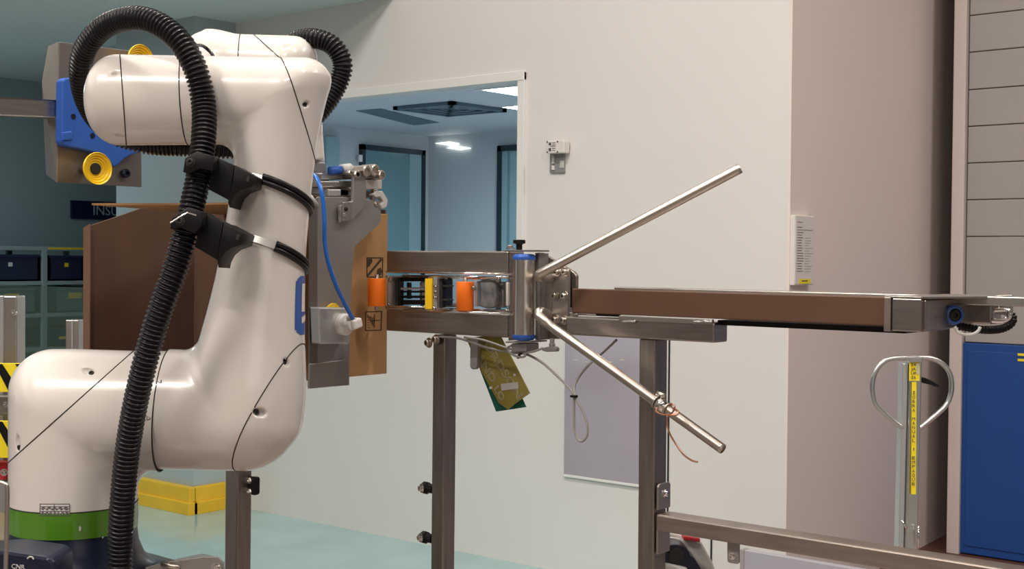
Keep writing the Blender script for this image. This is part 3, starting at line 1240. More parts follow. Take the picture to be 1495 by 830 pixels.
plate = part(robot, 'rating_plate', patch(f_turret0, bar(58.5, 735, 102, 752, 12)), 'paper', 'small printed rating plate')
c = []
for y in (734.6, 738.3, 741.3, 745.2, 751.6):
    c += bar(58.5, y, 102, y + .9, 10)
for x in (58.5, 79, 101.2):
    c += bar(x, 734.6, x + .9, 752 if x != 79 else 745.5)
random.seed(3)
for y, n in ((739.6, 5), (742.6, 6), (746.6, 7), (749.2, 9)):
    for k in range(n):
        x = 60.5 + 40 * (k + .15) / n
        c += bar(x, y, x + 40 / n * random.uniform(.4, .75), y + 1.2, 2)
part(plate, 'print', patch(f_turret0, c, .0012), 'ink')


def tri(cx, cy, s, dr_):
    d = {'u': [(0, -1), (1, 1), (-1, 1)], 'd': [(0, 1), (-1, -1), (1, -1)], 'l': [(-1, 0), (1, -1), (1, 1)], 'r': [(1, 0), (-1, 1), (-1, -1)]}[dr_]
    return [[(cx + a * s, cy + b * s) for a, b in d]]


def foot_f(P):
    return np.sqrt(P[:, 0] ** 2 + P[:, 1] ** 2) - (rT + .0018)


part(robot, 'joint_mark', patch(foot_f, tri(89, 800, 2.6, 'u')), 'paper')
part(robot, 'joint_mark', patch(foot_f, tri(149.5, 784.5, 2.4, 'd')), 'ink')
part(robot, 'joint_mark', patch(foot_f, tri(149.5, 784.0, 1.4, 'd'), .0015), 'paper')
for (x, y, dr_) in ((233, 557, 'l'), (217.5, 610, 'r')):
    o1 = part(robot, 'joint_mark', patch(f_turret0 if x < 225 else f_arm0, tri(x, y, 3.1, dr_)), 'ink')
    part(o1, 'mark_centre', patch(f_turret0 if x < 225 else f_arm0, tri(x, y, 1.7, dr_), .0014), 'robot_white')
part(robot, 'ring_lamp', patch(foot_f, [[(115, 768), (117, 767), (118.5, 769), (118, 774), (116, 775), (115, 773)]], .001), 'light_grey_plastic')

# maker's mark on the far side of the arm: blue rounded square with white strokes
nS, nW = 30, 46
wlo, whi = L(437, 481)[2], L(437, 395)[2]
Wd = whi - wlo


def arm_pt(phi, w):
    s = (w - C1[2]) / dA[2]
    a = C1 + dA * s
    e1 = nrm(np.array([dA[2], 0, -dA[0]]))
    e2 = np.array([0, 1.0, 0])
    return a + (e1 * math.cos(phi) + e2 * math.sin(phi)) * .07


bl, wh = NB(), NB()
ph0, ph1 = math.radians(-18), math.radians(73)
gp = np.array([[arm_pt(ph0 + (ph1 - ph0) * i / nS, wlo + Wd * j / nW) for j in range(nW + 1)] for i in range(nS + 1)])
fl = gp.reshape(-1, 3)
for _ in range(4):
    d_ = f_arm0(fl)
    g_ = grad(f_arm0, fl)
    fl = fl - d_[:, None] * g_ / (g_ * g_).sum(1)[:, None]
gn = grad(f_arm0, fl)
gn /= np.linalg.norm(gn, axis=1)[:, None]
gq = (fl + gn * .0007).reshape(nS + 1, nW + 1, 3)
gq2 = (fl + gn * .0013).reshape(nS + 1, nW + 1, 3)
for i in range(nS):
    for j in range(nW):
        s, w = (i + .5) / nS, (j + .5) / nW
        # rounded square
        dx, dz = max(abs(s - .5) - .32, 0) / .18, max(abs(w - .5) - .36, 0) / .14
        if dx * dx + dz * dz > 1:
            continue
        white = (.15 < s < .33 and .40 < w < .86) or (.15 < s < .60 and .18 + .28 * (s - .15) < w < .29 + .28 * (s - .15)) or (.50 < s < .85 and .42 < w < .86)
        qd = [(i, j), (i + 1, j), (i + 1, j + 1), (i, j + 1)]
        bl.faces.new([bl.verts.new(W(gq[a])) for a in qd])
        if white:
            wh.faces.new([wh.verts.new(W(gq2[a])) for a in qd])
bmesh.ops.remove_doubles(bl, verts=bl.verts[:], dist=1e-6)
bmesh.ops.remove_doubles(wh, verts=wh.verts[:], dist=1e-6)
lg = part(robot, 'emblem', bl, 'logo_blue', 'blue rounded emblem with white strokes', smooth=True)
part(lg, 'emblem_strokes', wh, 'white_plastic', smooth=True)

# --- arm bands and hose clamps
V_, F_ = surface(f_arm0, [L(300, 300)[0] - .06, -.1, L(380, 420)[2]], [L(480, 300)[0] + .03, .1, L(380, 215)[2]], .006)
_bm = NB()
_vs = [_bm.verts.new(p) for p in V_]
for q in F_:
    _bm.faces.new([_vs[i] for i in q])


def arm_ring(cx, cy, tilt_u, tilt_v):
    b = _bm.copy()
    n = nrm([tilt_u, tilt_v, 1.0])
    r = bmesh.ops.bisect_plane(b, geom=b.verts[:] + b.edges[:] + b.faces[:], dist=1e-6, plane_co=L(cx, cy), plane_no=n)
    ce = [e for e in r['geom_cut'] if isinstance(e, bmesh.types.BMEdge)]
    ed = [(tuple(round(q, 6) for q in e.verts[0].co), tuple(round(q, 6) for q in e.verts[1].co)) for e in ce]
    b.free()
    lp = np.array(max(loops_of(ed), key=len))
    c = lp.mean(0)
    ang = np.arctan2(lp[:, 1] - c[1], lp[:, 0] - c[0])
    o_ = np.argsort(ang)
    lp, ang = lp[o_], ang[o_]
    tq = np.linspace(-math.pi, math.pi, 73)[:-1]
    P = np.stack([np.interp(tq, ang, lp[:, i], period=2 * math.pi) for i in range(3)], 1)
    return c, P, n, tq


def clamp(cx, cy, tu, tv, jaw, bar, pad, gm):
    c, P, n, tq = arm_ring(cx, cy, tu, tv)
    out = nrm_rows(P - c)
    root = part(robot, 'hose_clamp', bar, 'black_plastic', 'black hose clamp strapped round the arm', auto=40)
    part(root, 'clamp_jaw', jaw, 'black_plastic', auto=40)
    part(root, 'clamp_pad', pad, 'black_plastic', auto=40)
    dg = np.degrees(tq)
    rub = [i for i in range(len(tq)) if dg[i] >= gm] + [i for i in range(len(tq)) if dg[i] < -165]
    for off in (-.0048, .0048):
        part(root, 'rubber_band', tube([W(P[i] + out[i] * .0035 + n * off) for i in rub], .0046, 8), 'hose_rubber', smooth=True)
    sel = [i for i in range(len(tq)) if -165 < dg[i] < gm + 6]
    b = NB()
    for i, k in zip(sel[:-1], sel[1:]):
        a0, a1 = P[i] + out[i] * .0025, P[k] + out[k] * .0025
        b.faces.new([b.verts.new(W(q)) for q in (a0 + n * .0058, a1 + n * .0058, a1 - n * .0058, a0 - n * .0058)])
    bmesh.ops.remove_doubles(b, verts=b.verts[:], dist=1e-6)
    part(root, 'steel_strap', b, 'strap_steel', 'bright steel strap', smooth=True)
    return root


def nrm_rows(a):
    return a / np.linalg.norm(a, axis=1)[:, None]


def hose_block(cx, cy, dx, dy, hx, hy, hz, d, bv=.004):
    c = at(cx, cy, d)
    ax = nrm(CR * dx - CU * dy)
    ay = nrm(np.cross(CF, ax))
    return obox(c, ax, ay, CF, hx * d / FPX, hy * d / FPX, hz, bv)


jaw1 = prF([(267, 251), (270, 231), (287, 220.5), (313, 228), (311, 249), (292, 246), (275, 254)], 2.06, .07, .0012)
jaw2 = prF([(248, 334), (250.5, 318), (275, 302), (296, 309), (294, 329), (284, 341), (262, 331)], 2.03, .07, .0012)
bar1 = prF([(312, 227.5), (342, 241), (339, 266), (334, 292), (304, 276), (309, 249)], 2.09, .06, .0012)
bar2 = prF([(294, 308.5), (326, 325), (321, 352), (318, 380), (284, 360), (291, 329)], 2.06, .06, .0012)
pad1 = prF([(343, 240.5), (372, 257), (368, 272), (352, 277), (342, 285), (337.5, 294), (335, 303), (333, 296), (333, 291), (339, 266)], 2.085, .085, .0012)
pad2 = prF([(327, 325), (357, 341), (352, 357), (337, 362), (327, 370), (321, 381), (319, 391), (317, 380), (321, 352)], 2.055, .085, .0012)
cl1 = clamp(397, 284, .25, .36, jaw1, bar1, pad1, -84)
cl2 = clamp(387, 369, .25, .36, jaw2, bar2, pad2, -60)
part(cl1, 'pad_slot', prF([(361, 256), (365, 258), (363, 266), (359, 264)], 2.083, .004), 'seam_black')
part(cl2, 'pad_slot', prF([(346, 341), (350, 343), (348, 351), (344, 349)], 2.053, .004), 'seam_black')
part(cl1, 'clamp_screw', bolt_bm(at(278, 236, 2.05), -CF, .005, .004), 'seam_black')
part(cl2, 'clamp_screw', bolt_bm(at(263, 322, 2.015), -CF, .005, .004), 'seam_black')
part(cl2, 'clip_wire', tube([at(249, 325, 2.01), at(266, 314, 2.01), at(274, 310, 2.01), at(287, 314, 2.01)], .0012, 6), 'chrome')

# --- corrugated hose
hp = [(175, 860, 2.17), (175.5, 800, 2.165), (178, 740, 2.15), (187, 650, 2.13), (204, 560, 2.105), (229, 468, 2.09), (256, 392, 2.08), (273, 330, 2.08),
      (289, 262, 2.10), (297, 205, 2.12), (297, 150, 2.14), (283, 95, 2.14), (254, 51, 2.15), (208, 27, 2.18), (158, 36, 2.23),
      (125, 70, 2.28), (118, 112, 2.33), (132, 160, 2.41), (163, 193, 2.47), (210, 209, 2.50), (270, 213, 2.50), (340, 216, 2.52), (410, 205, 2.56),
      (462, 167, 2.60), (492, 125, 2.62), (500, 92, 2.62), (485, 66, 2.62), (458, 56, 2.63), (432, 60, 2.66), (415, 75, 2.68)]
hp3 = spline([at(*p) for p in hp], 14)
pts, arc = resample(hp3, .00095)
PIT = .0078
rad = .0186 + .0021 * np.tanh(2.2 * np.sin(2 * math.pi * arc / PIT))
part(robot, 'hose', tube(pts, list(rad), 20), 'hose_rubber', 'black corrugated cable hose', smooth=True)

# ------------------------------------------------------------------ robot pedestal
ZP = .932
pe = T('robot_pedestal', 'steel plate pedestal under the black robot foot', 'pedestal', (RO[0], RO[1], 0))
pc = [onZ(x, y, ZP) for x, y in ((200, 801), (262, 818))]
e = nrm(pc[1] - pc[0])
e[2] = 0
bk = pc[0]
nn = np.array([e[1], -e[0], 0])
poly = [bk - e * .55, bk + e * .22, bk + e * .22 + nn * .55, bk - e * .55 + nn * .55]
part(pe, 'top_plate', prism([(p[0], p[1], ZP - .012) for p in poly], (0, 0, .012), .002), 'steel_plate')
ctr = sum(poly) / 4
part(pe, 'column', obox((ctr[0], ctr[1], (ZP - .012) / 2), e, nn, Zh, .2, .2, (ZP - .012) / 2, .006), 'steel_rail')
# bent sheet bracket beside the foot
br = T('sheet_bracket', 'bent sheet steel bracket with bolt between robot foot and dark post', 'bracket', at(285, 835, 2.2))
part(br, 'front_leaf', prF([(212, 828), (236, 821), (296, 812), (318, 812), (327, 820), (328, 900), (212, 900)], 2.20, .004, .001), 'steel_matte')
A = [at(250, 819, 2.20), at(313, 812, 2.20), at(297.5, 807, 2.36), at(258, 815, 2.36)]
part(br, 'top_leaf', prism(A, (0, 0, -.004), .001), 'alu')
part(br, 'bolt', bolt_bm(at(316, 828, 2.198), -CF, .006, .005), 'chrome')
part(br, 'hinge_pin', cylp(at(236, 822, 2.195), at(262, 829, 2.19), .005, 12), 'rod_steel', smooth=True)

# black connector box in the bottom left corner
cx = T('connector_box', 'black connector box with pale label in the bottom left corner', 'connector', at(30, 840, 2.02))
P = [at(-40, 806, 2.02), at(8, 803, 2.02), at(70, 812, 2.02), at(80, 820, 2.02), at(80, 900, 2.02), at(-40, 900, 2.02)]
part(cx, 'housing', prism(P, (Fh + np.array([0, 0, .0])) * .09, .006), 'navy_black')
part(cx, 'label_strip', prism([at(-6, 806, 2.06), at(38, 806.5, 2.06), at(36, 802.5, 2.1), at(-4, 801, 2.1)], (0, 0, .003)), 'light_grey_plastic', 'pale label strip')
part(cx, 'lettering', text_bm('CNR', at(17, 829, 2.015), CR * .98 + CU * -.08, CU, .010, .0005), 'light_grey_plastic')
part(cx, 'clip', tube([at(40, 815, 2.017), at(43, 812, 2.017), at(47, 812.5, 2.017), at(49, 816, 2.017)], .0012, 6), 'light_grey_plastic')

# ------------------------------------------------------------------ CARTON held by the gripper
XB, YF, YB, ZB, ZT = -2.0, 1.69, 1.995, 1.246, 1.60
XL = onY(125, 325, YF)[0]
ct = T('carton', 'large open brown cardboard carton held beside the robot arm', 'carton', ((XL + XB) / 2, (YF + YB) / 2, ZB))
cw_ = .005
zr = onX(563, 312, XB)[2]
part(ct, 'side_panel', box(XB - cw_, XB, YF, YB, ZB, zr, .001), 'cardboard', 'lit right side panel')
lp_ = [(XL, YF, ZB), (XL, YB, ZB), (XL, YB, 1.612), tuple(onX(210, 302, XL)), (XL, YF, 1.562)]
part(ct, 'left_panel', prism(lp_, (cw_, 0, 0), .001), 'cardboard_shaded')
part(ct, 'back_panel', box(XL, XB - cw_, YB - cw_, YB, ZB, 1.60, .001), 'cardboard_shaded')
part(ct, 'bottom_panel', box(XL + cw_, XB - cw_, YF, YB - cw_, ZB, ZB + cw_, .001), 'cardboard_shaded')
fl_ = [at(134, 306.5, 2.55), at(260, 302.5, 2.62), at(335, 299, 2.66), at(430, 297, 2.72), (XB - .01, YB, 1.60), (XL + .12, YB, 1.60)]
part(ct, 'top_flap', prism([(p[0], p[1], 1.595 + .004 * i) for i, p in enumerate(fl_[:4])] + [(fl_[4][0], YB, 1.604), (fl_[5][0], YB, 1.597)], (0, 0, .004)), 'cardboard')
part(ct, 'left_lip', prism([(XL - .004, YF - .004, ZB), (XL - .004, YF - .004, 1.560), (XL + .022, YF - .004, 1.568), (XL + .022, YF - .004, ZB)], (0, .004, 0), .001), 'cardboard_half_shaded')
# printed handling marks
xs = XB + .0004


def ink_quad(bm, poly, th=.0004):
    prX(poly, xs + th, th * .9, bm=bm)


def line2(bm, x0, y0, x1, y1, w=.8):
    a = math.atan2(y1 - y0, x1 - x0)
    dx, dy = -math.sin(a) * w / 2, math.cos(a) * w / 2
    ink_quad(bm, [(x0 + dx, y0 + dy), (x1 + dx, y1 + dy), (x1 - dx, y1 - dy), (x0 - dx, y0 - dy)])


b = NB()
for a in ((536, 376, 559, 376), (536, 404, 558, 404), (536, 376, 536, 404), (559, 376, 558.5, 404)):
    line2(b, *a, 1.3)
line2(b, 537, 402, 557, 378, 3.0)
ink_quad(b, [(537, 378), (543, 377), (544, 381), (540, 388), (537, 390)])
ink_quad(b, [(551, 393), (556, 390), (558, 396), (556, 402), (550, 402)])
part(ct, 'handling_mark', b, 'print_brown', 'printed square mark with diagonal bar')
b = NB()
for a in ((534, 455, 558, 454), (534, 482, 556.5, 481.5), (534, 455, 534, 482), (557.5, 454, 556.5, 481.5)):
    line2(b, *a, 1.2)
line2(b, 547, 458, 546.5, 478, 1.2)
line2(b, 541, 468, 555, 467, 1.0)
for k in range(5):
    line2(b, 536.5 + k * 2, 459 + k * 1.0, 536.5 + k * 2, 463 + k * 3, .9)
    line2(b, 536.5, 463 + k * 3.6, 541, 463.5 + k * 3.6, .7)
part(ct, 'handling_mark', b, 'print_brown', 'printed square mark with fine strokes')

# ------------------------------------------------------------------ GRIPPER on the robot wrist
XG = -1.945
gr = T('vacuum_gripper', 'grey steel vacuum gripper with blue air tube clamping the carton', 'gripper', (XG - .1, 1.83, 1.6))
part(gr, 'clamp_plate', prX([(463, 287), (500, 287), (535, 291), (557, 293), (556, 325), (534, 345), (518, 360), (514, 400), (511, 500), (510, 562), (463, 566)], XG, .004, .001), 'steel_matte')
part(gr, 'folded_flange', prism([onX(452, 300, XG), onX(464, 287, XG), onX(464, 566, XG), onX(451, 567, XG)], (-.003, .0, 0), .0008), 'steel_dark')
part(gr, 'lower_lip', prX([(452, 531), (509, 524), (509.5, 562), (451, 566)], XG + .006, .005, .0012), 'steel_plate')
part(gr, 'cup_box', prX([(465, 448), (512, 449), (512, 497), (509, 502), (467, 502)], XG + .028, .026, .003), 'alu')
part(gr, 'rivet', lathe(onX(459.5, 452.5, XG + .002), (1, 0, 0), [(.004, 0), (.004, .003), (.002, .005)], 12), 'chrome')
part(gr, 'rivet', lathe(onX(458.5, 491, XG + .002), (1, 0, 0), [(.004, 0), (.004, .003), (.002, .005)], 12), 'chrome')
for (px, py, r0) in ((485, 458, .022), (483, 487, .0195)):
    q = onX(px, py, XG + .010)
    part(gr, 'suction_cup', lathe(q, (1, 0, 0), [(.010, -.008), (r0 * .8, -.006), (r0, .002), (r0 * .96, .004), (r0 * .6, .001), (.006, 0)], 28), 'yellow', 'yellow suction cup', auto=30)
kn = onX(500, 473, XG + .028)
part(gr, 'fitting', lathe(kn, (1, 0, 0), [(.021, 0), (.022, .003), (.022, .010), (.019, .013), (.012, .014), (.011, .03), (.008, .031)], 32), 'white_plastic', 'white round pneumatic fitting', auto=35)
part(gr, 'fitting_elbow', obox(onX(517, 472, XG + .055), (1, 0, 0), nrm((0, 1, .25)), nrm((0, -.25, 1)), .012, .013, .010, .004), 'white_plastic')
part(gr, 'fitting_collar', cylp(onX(510, 468, XG + .05), onX(516, 462, XG + .055), .009, 16), 'rod_steel', smooth=True)
# lever bracket
part(gr, 'lever', prX([(517, 252), (527, 248), (534, 254), (535, 280), (534, 300), (512, 323), (497, 325), (497, 300), (515, 293), (516, 276)], XG + .012, .008, .0015), 'steel_matte')
part(gr, 'slot_plate', prX([(501, 295), (514, 294), (513, 322), (500, 323)], XG + .016, .004, .001), 'steel_plate')
part(gr, 'bolt', bolt_bm(onX(505, 305, XG + .016), (1, 0, 0), .003, .003), 'seam_black')
part(gr, 'bolt', bolt_bm(onX(503, 313, XG + .016), (1, 0, 0), .003, .003), 'chrome')
part(gr, 'bolt', bolt_bm(onX(549, 298, XG), (1, 0, 0), .004, .003), 'rod_steel')
# top beams above the carton
for (x0, y0, x1, y1, X, mt, dx) in ((448, 252, 506, 262, XG - .03, 'alu', .10), (448, 264, 520, 273, XG - .01, 'steel_plate', .12), (448, 274, 534, 285, XG - .05, 'steel_rail', .1),
                                    (535, 262, 558, 276, XG - .0, 'light_grey_plastic', .03)):
    part(gr, 'cross_beam', prX(rectpoly(x0, y0, x1, y1), X, dx, .002), mt)
part(gr, 'hook', prX([(545, 284), (550, 278), (559, 279), (567, 292), (565, 302), (558, 305), (556, 298), (560, 294), (556, 287), (549, 288)], XG + .006, .014, .002), 'light_grey_plastic')
part(gr, 'hook', prX([(546, 276), (552, 276), (549, 292), (544, 292)], XG + .002, .01, .001), 'steel_plate')
for (x, y, r_, h_) in ((512, 255, .009, .02), (523, 250, .012, .026), (538, 249, .013, .02), (543, 256, .010, .03), (507, 252, .006, .01)):
    q = onX(x, y, XG - .005)
    part(gr, 'fitting_nut', lathe(q, (1, 0, 0), [(r_ * .8, -.02), (r_, -.018), (r_, h_), (r_ * .8, h_ + .002), (r_ * .5, h_ + .002), (r_ * .5, h_ - .003), (0, h_ - .003)], 8), 'rod_steel', auto=30)
part(gr, 'valve', prX(rectpoly(456, 236, 476, 252), XG - .03, .04, .003), 'steel_matte')
part(gr, 'valve', cylp(onX(482, 249, XG - .02), onX(498, 248, XG - .02), .009, 14), 'blue_plastic', 'blue valve', smooth=True)
part(gr, 'valve', cylp(onX(498, 248, XG - .02), onX(511, 246, XG - .02), .011, 14), 'light_grey_plastic', smooth=True)
part(gr, 'manifold', prX(rectpoly(480, 276, 498, 286), XG + .002, .03, .002), 'alu')
part(gr, 'mount_arm', obox(W(K3 - ez * .034), UA, NA, Zh, .06, .05, .012, .003), 'steel_matte')
mA = W(K3 - ez * .05)
part(gr, 'mount_beam', box(min(mA[0], XG - .12) - .02, XG - .02, 1.77, 1.85, 1.618, mA[2] + .012, .004), 'steel_rail')
part(gr, 'carrier', box(XG - .25, XG - .02, 1.73, 1.93, 1.622, 1.636, .002), 'steel_matte')
# yellow strip and white rod near the arm
part(gr, 'edge_strip', prX([(444, 298), (458, 297), (458, 300), (444, 301)], XG + .0, .003), 'yellow')
part(gr, 'link_rod', cylp(onX(450, 283, XG), onX(463, 300, XG), .005, 10), 'light_grey_plastic', smooth=True)
tp = [onX(440, 258, XG - .02), onX(455, 254, XG + .02), onX(464, 264, XG + .04), onX(471, 288, XG + .055), onX(473.5, 320, XG + .06), onX(474, 350, XG + .06),
      onX(479, 382, XG + .065), onX(490, 415, XG + .07), onX(504, 445, XG + .065), onX(515, 465, XG + .06)]
part(gr, 'air_tube', tube(spline(tp, 8), .0042, 12), 'blue_tube', 'blue air tube', smooth=True)

# ------------------------------------------------------------------ second suction clamp at the far left of the carton
XS = -2.75
sc = T('suction_clamp', 'steel plate with blue block and yellow suction cups behind the robot shoulder barrel', 'suction clamp', onX(140, 272, XS))
part(sc, 'back_plate', prX([(87, 61), (205, 76), (207, 273), (84, 266)], XS, .004, .001), 'steel_dark')
part(sc, 'folded_flange', prism([onX(87, 61, XS), onX(84, 266, XS), onX(84, 266, XS) + (-.045, 0, .02), onX(78, 118, XS) + (-.045, 0, 0), onX(82, 66, XS) + (-.03, 0, 0)], (0, -.003, 0)), 'steel_plate')
part(sc, 'blue_block', prX([(91, 117), (97, 113), (150, 113), (206, 120), (206, 222), (192, 226), (181, 232), (174, 240), (167, 244), (158, 236), (150, 226), (122, 218), (95, 213), (90, 206)], XS + .03, .029, .004), 'blue_plastic', 'blue plastic mounting block')
for (x, y) in ((107, 170), (135, 198), (136, 130)):
    part(sc, 'bolt_hole', lathe(onX(x, y, XS + .0302), (1, 0, 0), [(.0065, 0), (.0065, .0008), (.004, .0008), (.004, .0002), (0, .0002)], 16), 'navy_black')
for (x, y) in ((98, 196),):
    part(sc, 'block_step', prX([(91, 193), (106, 191), (106, 204), (91, 205)], XS + .034, .005, .002), 'blue_plastic')


def cup(root, x, y, X, r):
    q = onX(x, y, X)
    part(root, 'cup_stem', cylp(q - np.array([.05, 0, 0]), q - np.array([.009, 0, 0]), .010, 16), 'steel_plate', smooth=True)
    c_ = part(root, 'suction_cup', lathe(q, (1, 0, 0), [(.012, -.012), (r * .75, -.006), (r * .80, -.001), (r * .95, .002), (r, .008), (r * .97, .010), (r * .9, .006), (r * .82, .0065), (r * .74, .002),
                                          (r * .66, .0025), (r * .6, -.001), (r * .52, -.0005), (r * .45, -.003), (r * .3, -.003)], 40), 'yellow', 'yellow bellows suction cup', auto=40)
    part(c_, 'cup_centre', lathe(q + np.array([-.0035, 0, 0]), (1, 0, 0), [(r * .36, 0), (r * .36, .004), (r * .30, .0048), (0, .0048)], 24), 'seam_black')
    return c_


cup(sc, 140, 246, XS + .055, .038)
cup(sc, 203, 87, XS + .045, .036)
part(sc, 'fitting', lathe(onX(181, 253, XS), (1, 0, 0), [(.011, 0), (.011, .012), (.009, .014), (.005, .014), (.005, .008), (0, .008)], 12), 'navy_black')
part(sc, 'support_bar', obox((onX(84, 160, XS - .02) + onX(-160, 150, XS - .02)) / 2, nrm(onX(84, 160, XS - .02) - onX(-160, 150, XS - .02)), (1, 0, 0),
                              np.cross(nrm(onX(84, 160, XS - .02) - onX(-160, 150, XS - .02)), (1, 0, 0)),
                              np.linalg.norm(onX(84, 160, XS - .02) - onX(-160, 150, XS - .02)) / 2, .02, .0205, .003), 'steel')
sp = onX(-160, 150, XS - .02)
part(sc, 'stand_post', box(sp[0] - .03, sp[0] + .03, sp[1] - .03, sp[1] + .03, 0, sp[2] + .02, .003), 'steel_post')

# ------------------------------------------------------------------ CONVEYOR FRAME
YC = 1.94
fr = T('conveyor_frame', 'brushed steel tube frame with two posts and a low cross rail', 'frame', onY(800, 830, YC) * np.array([1, 1, 0]))


def post(name, xl, xr, yt, lean, w, Y):
    """square tube post: xl..xr front face in pixels at its top"""
    A, B_ = onY(xl, yt, Y), onY(xr, yt, Y)
    wx = B_[0] - A[0]
    z = A[2]
    Pq = [(A[0], Y, z), (B_[0], Y, z), (B_[0], Y + w, z), (A[0], Y + w, z)]
    return part(fr, name, prism(Pq, (lean[0] * z, lean[1] * z, -z), .003), 'steel_post')


post('post', 632, 650, 488, (-.004, 0, 0), .036, YC + .005)
post('post', 933, 957, 494, (0.003, 0, 0), .040, YC + .005)
z1 = onY(973, 752.5, YC)[2]
z0 = onY(973, 777, YC)[2]
x0 = onY(957.5, 760, YC)[0]
part(fr, 'low_rail', box(x0, .15, YC, YC + .042, z0, z1, .003), 'steel_rail')
xt = onY(957.3, 720, YC + .005)[0] + .005
za_, zb_, zc_ = onY(958, 707, YC)[2], onY(958, 745, YC)[2], onY(958, 810, YC)[2]
part(fr, 'end_tab', prism([(xt, YC + .006, zb_), (xt, YC + .006, za_ - .005), (xt, YC + .011, za_), (xt, YC + .041, za_), (xt, YC + .046, za_ - .005), (xt, YC + .046, zb_)], (-.004, 0, 0), .0008), 'steel_plate')
part(fr, 'bolt', bolt_bm((xt, YC + .030, za_ - .02), (1, 0, 0), .005, .004), 'chrome')
part(fr, 'end_tab', box(xt - .004, xt, YC + .006, YC + .046, zc_, zb_ - .035, .0008), 'steel_plate')
part(fr, 'hanging_tab', prY([(1061.5, 790), (1078.5, 793), (1078.5, 821), (1076, 823), (1064, 821), (1061.5, 818)], YC + .02, .005, .001), 'steel_matte')
part(fr, 'bolt', bolt_bm(onY(1069, 811.5, YC + .02), (0, -1, 0), .0045, .004), 'chrome')
for (x, y) in ((618, 711), (616.5, 783)):
    q = onY(x, y, YC + .02)
    part(fr, 'hinge_stop', lathe(q + np.array([.03, .0, 0]), (-1, 0, 0), [(.010, 0), (.010, .016), (.013, .018), (.013, .028), (.011, .031)], 8), 'black_plastic', 'black hinge stop')
    part(fr, 'bolt', bolt_bm(onY(x - 2, y + 1, YC + .005), (-.3, -1, 0), .006, .006), 'chrome')
for (x, y) in ((627, 500), (638, 495)):
    part(fr, 'bolt', bolt_bm(onY(x, y, YC + .0), (-.2, -1, 0), .007, .008), 'rod_steel')

dp = T('guard_post', 'dark square steel post with black bracket right of robot elbow', 'post', at(340, 830, 2.9) * np.array([1, 1, 0]))
A, B_ = at(329.5, 690, 2.9), at(347.5, 690, 2.9)
dpm = [(A[0], A[1]), (B_[0], B_[1])]
wx = np.linalg.norm(B_ - A)
ax_ = nrm([1, 0, 0])
cA_ = np.array([A[0], A[1], 0])
x1_ = onY(347.5, 690, A[1])[0]
Pq = [(A[0], A[1], 1.2), (x1_, A[1], 1.2), (x1_, A[1] + .04, 1.2), (A[0], A[1] + .04, 1.2)]
part(dp, 'post', prism(Pq, (-.010, 0, -1.2), .003), 'steel_post')
Yp = A[1]
part(dp, 'bracket', prY([(356, 695), (372, 696), (374, 698), (373.5, 721), (371, 723), (357, 720)], Yp + .03, .012, .003), 'black_plastic', 'black hinge bracket')
part(dp, 'bolt', bolt_bm(onY(364.5, 701, Yp + .03), (0, -1, 0), .005, .005), 'chrome')
part(dp, 'bolt', bolt_bm(onY(364.5, 717, Yp + .03), (0, -1, 0), .005, .005), 'chrome')

# ------------------------------------------------------------------ GUIDE HEAD: two rails, roller gate, steel roller, end plates
gh = T('roller_guide', 'steel roller guide with orange rollers between two brushed rails', 'roller guide', onY(660, 495, YC))


def railz(y0, y1, px):
    return onY(px, y0, YC)[2], onY(px, y1, YC)[2]


xl, xr = onY(564, 400, YC)[0], onY(742, 380, YC)[0]
xl = max(xl, XB + .045)
za, zb = onY(650, 366, YC)[2], onY(650, 397.5, YC)[2]
part(gh, 'top_rail', box(xl, xr, YC, YC + .05, zb, za, .003), 'steel_rail')
zc_, zd = onY(650, 454, YC)[2], onY(650, 487.5, YC)[2]
part(gh, 'bottom_rail', box(xl, xr, YC, YC + .05, zd, zc_, .003), 'steel_rail')
# rods running between the rails
for (x0, y0, x1, y1, yo, r_) in ((564, 396.5, 747, 400, -.012, .0022), (588, 402, 742, 405, .01, .0022), (564, 404, 700, 405.5, .03, .003), (563, 447, 620, 448, -.01, .0022),
                                 (590, 453, 745, 458, -.012, .0028), (564, 449.5, 740, 453.5, .03, .003), (690, 406.5, 742, 404, .0, .0025)):
    part(gh, 'guide_wire', cylp(onY(x0, y0, YC + yo), onY(x1, y1, YC + yo), r_, 8), 'chrome', smooth=True)
# end plates of the roller cage
for (x0, x1, y0, y1, yo, th, mt) in ((564.5, 567.5, 403, 448, -.005, .03, 'alu'), (569.5, 572, 404, 446, .0, .02, 'steel_plate'), (573, 580, 405, 446, .012, .02, 'seam_black'),
                                     (632.5, 637.5, 405, 453, -.003, .02, 'alu'), (641, 645, 406, 449, .005, .012, 'seam_black'), (645, 651.5, 407, 446, .012, .02, 'navy_black'),
                                     (692.5, 696, 410, 447, -.003, .015, 'alu'), (727, 735, 411, 449, .02, .012, 'steel_matte'), (738.5, 742, 412, 446, -.004, .006, 'white_plastic'),
                                     (743.5, 745, 405, 455, .004, .01, 'steel_matte')):
    part(gh, 'cage_plate', prY(rectpoly(x0, y0, x1, y1), YC + yo, th, .001), mt)
for (y, h, mt) in ((407.5, 6, 'black_plastic'), (421, 3.5, 'grey_plastic'), (425.5, 3, 'black_plastic'), (433, 4, 'black_plastic'), (441, 7, 'black_plastic')):
    part(gh, 'cross_slat', prY(rectpoly(580, y - h / 2, 619, y + h / 2), YC + .022, .01, .0008), mt)
part(gh, 'cage_plate', prY(rectpoly(594, 412, 597, 436), YC + .03, .008), 'black_plastic')
part(gh, 'cage_plate', prY(rectpoly(613, 412, 616, 440), YC + .03, .008), 'steel_matte')
part(gh, 'yellow_bar', prY(rectpoly(620, 406, 630.5, 451.5), YC + .0, .012, .002), 'yellow', 'yellow vertical bar')
